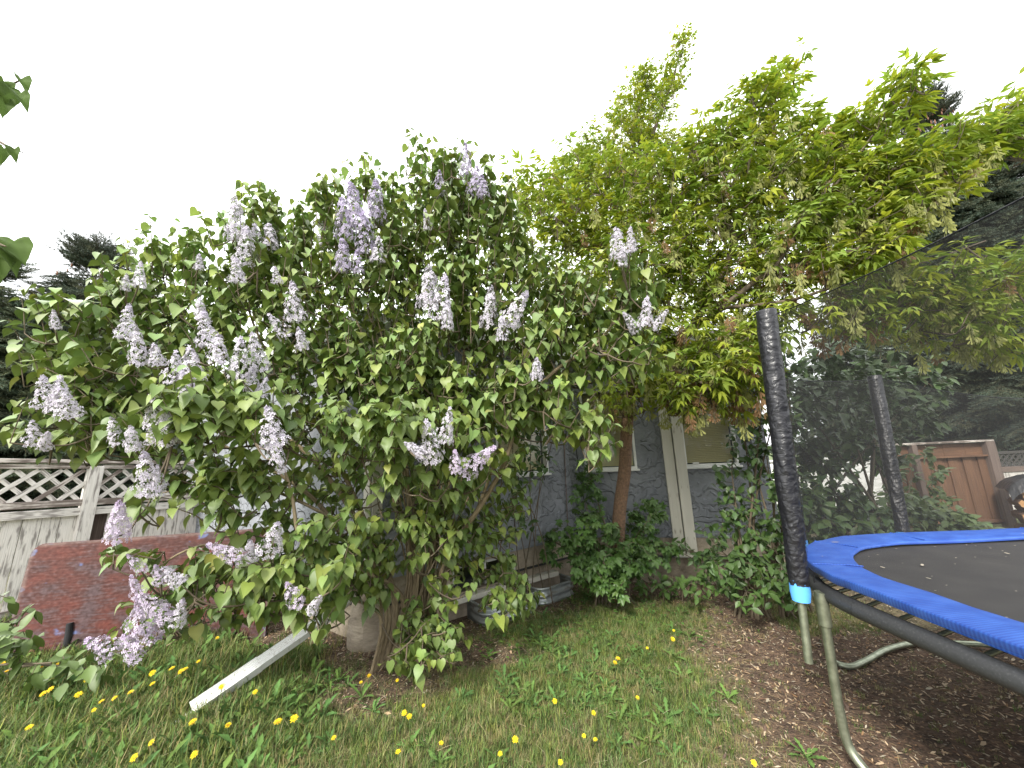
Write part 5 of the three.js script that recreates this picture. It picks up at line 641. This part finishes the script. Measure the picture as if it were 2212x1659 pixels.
{
  const R = rngOf(311), L = [[], []]; for (let k = 0; k < 5000; k++) { const z = -1.8 - R() * 3.4, x = -4.6 + R() * 6.8; if (!seen(x, z) || wallDist(x, z) < 0.1 || nearSpout(x, z)) continue; const l = lawn(x, z), left = smooth(-0.8, -1.6, x), mid = smooth(0.75, 0.25, Math.hypot(x - 0.35, (z + 3.0) * 0.8)); if (R() > 0.13 * l + 0.5 * left * l + 0.42 * mid * l + 0.004) continue; const s = (0.042 + R() * 0.054) * (1 + 0.4 * left); L[k % 2].push([new THREE.Matrix4().compose(V(x, groundY(x, z) + 0.0, z), new THREE.Quaternion().setFromAxisAngle(UP, R() * 6.28), V(s, s * (0.9 + 0.6 * left), s)), vary(R, [0.095, 0.17, 0.045], 0.25)]); }
  scatter('lawn_weeds', rosette(1), M.grass, 'toothed dandelion foliage spread through the lawn', 'weeds', L[0]); scatter(numbered('lawn_weeds_broad'), rosette(2), M.grass, 'taller dandelion foliage spread through the lawn', 'weeds', L[1]);
  const O = []; for (let k = 0; k < 1500; k++) { const z = -3.2 - R() * 1.4, x = -0.4 + R() * 2.6; if (wallDist(x, z) < 0.05) continue; if (R() > 0.55 * smooth(0.05, 0.6, wallDist(x, z)) * smooth(2.2, 0.6, x)) continue; const s = 0.02 + R() * 0.03; const a = R() * 6.28; O.push([frameM(V(x, 0.015 + R() * 0.05, z), V(Math.cos(a), 0.3, Math.sin(a)), UP.clone().add(rv(R).multiplyScalar(0.4)), s), vary(R, [0.075, 0.14, 0.03], 0.25)]); } scatter('clover_patch', ovalLeaf, M.grass, 'small green seedlings in the litter before the wall', 'seedlings', O);
}
{ // dry leaf litter and fallen seeds
  const R = rngOf(321), L = [], flake = rawGeo([-0.5, 0, -0.12, 0.1, 0.06, -0.2, 0.5, 0, 0.02, 0.05, 0.03, 0.2, -0.4, 0.02, 0.1], [0, 3, 1, 1, 3, 2, 0, 4, 3]); for (let k = 0; k < 110000; k++) { const z = -1.5 - R() * 3.6, x = -4 + R() * 8.5; if (!seen(x, z) || wallDist(x, z) < 0.02) continue; const l = lawn(x, z); if (R() > 0.12 + 0.75 * (1 - l)) continue; const s = 0.009 + R() * R() * 0.038; const pale = R(); const c = pale < 0.34 ? [0.36, 0.28, 0.19] : pale < 0.6 ? [0.18, 0.115, 0.065] : [0.085, 0.05, 0.034]; L.push([new THREE.Matrix4().compose(V(x, groundY(x, z) + 0.002 + R() * 0.006, z), new THREE.Quaternion().setFromEuler(new THREE.Euler((R() - 0.5) * 0.7, R() * 6.28, (R() - 0.5) * 0.7)), V(s, s, s * (0.5 + R() * 0.6))), vary(R, c, 0.25)]); }
  scatter('leaf_litter', flake, M.litter, 'brown leaf litter and fallen seeds on the bare soil', 'leaf litter', L);
  const S = [], straw = rawGeo([-0.5, 0, -0.012, -0.5, 0, 0.012, 0.5, 0.03, 0.008, 0.5, 0.03, -0.008, 0, 0.05, 0.012, 0, 0.05, -0.012], [0, 1, 4, 0, 4, 5, 5, 4, 2, 5, 2, 3]); for (let k = 0; k < 6000; k++) { const z = -1.7 - R() * 2.6, x = -3.2 + R() * 5.2; if (!seen(x, z) || wallDist(x, z) < 0.03) continue; const patch = smooth(0.02, 0.25, fbm(x * 1.4 + 5, z * 1.4, 2, 3)); const cor = smooth(0.7, 0.2, Math.hypot(x + 1.3, (z + 3.1) * 1.1)); if (R() > 0.18 + 0.7 * patch + cor * 0.6) continue; const s = 0.03 + R() * 0.06; S.push([new THREE.Matrix4().compose(V(x, groundY(x, z) + 0.008 + R() * 0.02, z), new THREE.Quaternion().setFromEuler(new THREE.Euler(0, R() * 6.28, (R() - 0.5) * 0.5)), V(s, s * 0.6, s * 1.4)), vary(R, [0.32, 0.26, 0.15], 0.25)]); } scatter('dry_straw', straw, M.litter, 'dry straw coloured grass lying in the lawn', 'straw', S);
}
// ---------------------------------------------------------------- dandelions
{
  const R = rngOf(401); const head = seed => { const Q = rngOf(seed), b = new MB(), pt = rawGeo([0, 0, -0.06, 0, 0, 0.06, 0.75, 0.05, 0.085, 1, 0.02, 0, 0.75, 0.05, -0.085], [0, 1, 2, 0, 2, 4, 2, 3, 4]); for (let k = 0; k < 46; k++) { const a = k * 2.4, r = k / 46; b.add(pt, frameM(V(0, 0.02 * (1 - r), 0), V(Math.cos(a), mixn(1.5, 0.12, Math.sqrt(r)) + (Q() - 0.5) * 0.2, Math.sin(a)), UP, 0.55 + 0.5 * r), new THREE.Color(1, mixn(0.82, 1, r), 1)); } return b.geo(); }; const heads = [head(1), head(2)], yel = leafTint(lin(0.80, 0.62, 0.012), { roughness: 0.9, transmission: 0.2 }), gr = leafTint(lin(0.12, 0.18, 0.05), {}); const cup = new THREE.LatheGeometry([[0.001, -0.5], [0.22, -0.3], [0.3, 0.02]].map(p => new THREE.Vector2(...p)), 8);
  const pts = []; for (const [X, Y] of [[15, 355], [35, 400], [230, 375], [315, 363], [480, 445], [238, 525], [280, 500], [432, 530], [560, 568], [518, 615], [160, 712], [633, 550], [722, 517], [842, 410], [842, 470], [950, 385], [1000, 400], [1022, 390], [1097, 345], [1200, 215], [1225, 487], [1410, 515], [1065, 682], [1260, 700], [838, 795], [742, 880], [1075, 862], [1535, 682], [1625, 663], [1845, 770], [1995, 462], [2195, 450], [2040, 425]]) pts.push([X * 0.3907, 1296 + Y * 0.3907]); for (const [X, Y] of [[158, 498], [290, 630], [192, 668], [217, 687], [160, 868], [380, 823], [682, 877], [758, 805], [960, 608], [1110, 785], [1168, 805], [990, 920], [1158, 668], [1383, 590], [1283, 390], [1268, 410], [1433, 335], [1563, 290], [1568, 245], [1978, 925]]) pts.push([792 + X * 0.4232, 1260 + Y * 0.4232]);
  const spot = (px, py) => px < 135 ? 'in the long grass in front of the red board' : px < 330 && py < 1530 ? 'in the long grass left of the downspout' : px < 640 && py < 1500 ? 'beside the white downspout' : px < 640 ? 'in the tall grass below the downspout end' : px < 900 ? 'in the lawn before the lilac base' : px < 1330 ? 'in the middle of the short lawn' : px < 1520 ? 'by the bare soil before the white boards' : 'near the trampoline leg';
  const rank = pts.map((p, i) => pts.filter((q, j) => spot(...q) === spot(...p) && (q[0] < p[0] || (q[0] === p[0] && j < i))).length);
  pts.forEach(([px, py], i) => {
    const left = px < 640, h = left ? 0.13 + R() * 0.08 : 0.06 + R() * 0.05; const p = level(px, py, h); const s = (left ? 0.019 : 0.016) * (0.7 + R() * 0.55);
    const label = `yellow dandelion, ${ORD[rank[i]]} from the left ${spot(px, py)}`;
    const t = thing('dandelion', label, 'dandelion', [p.x, 0, p.z], 0, 'dandelions in the lawn'); const lean = V((R() - 0.5) * 0.06, 0, (R() - 0.5) * 0.06); part('stem', tube([V(lean.x, -0.01, lean.z), V(lean.x * 0.4, h * 0.55, lean.z * 0.4), V(0, h, 0)], [0.0026, 0.0023, 0.002], 5, false, 5), gr, t);
    const f = part('flower_head', heads[i % 2], yel, t); f.position.set(0, h + 0.004, 0); f.scale.setScalar(s); f.rotation.set(0.25 + R() * 0.55, R() * 6, (R() - 0.5) * 0.5, 'YXZ'); f.rotation.order = 'ZXY'; const c = part('calyx', cup, gr, t); c.position.set(0, h + 0.003, 0); c.scale.setScalar(s * 1.1);
  });
}
{ // broken bit of white concrete by the wall
  const g = new THREE.DodecahedronGeometry(0.07, 1), P = g.attributes.position; for (let k = 0; k < P.count; k++) { const x = P.getX(k), y = P.getY(k), z = P.getZ(k), n = 1 + 0.3 * noise(x * 20, y * 20, z * 20); P.setXYZ(k, x * 1.3 * n, y * 0.35 * n, z * 0.7 * n); } g.computeVertexNormals(); const s = level(1207, 1276, 0.02); const m = part('rubble', g, std({ color: lin(0.6, 0.58, 0.55), roughness: 0.95 }), scene); m.position.set(s.x, 0.018, s.z); m.userData = { label: 'small flat white piece of rubble on the soil beside the window well', category: 'rubble' };
}
renderer.render(scene, camera);
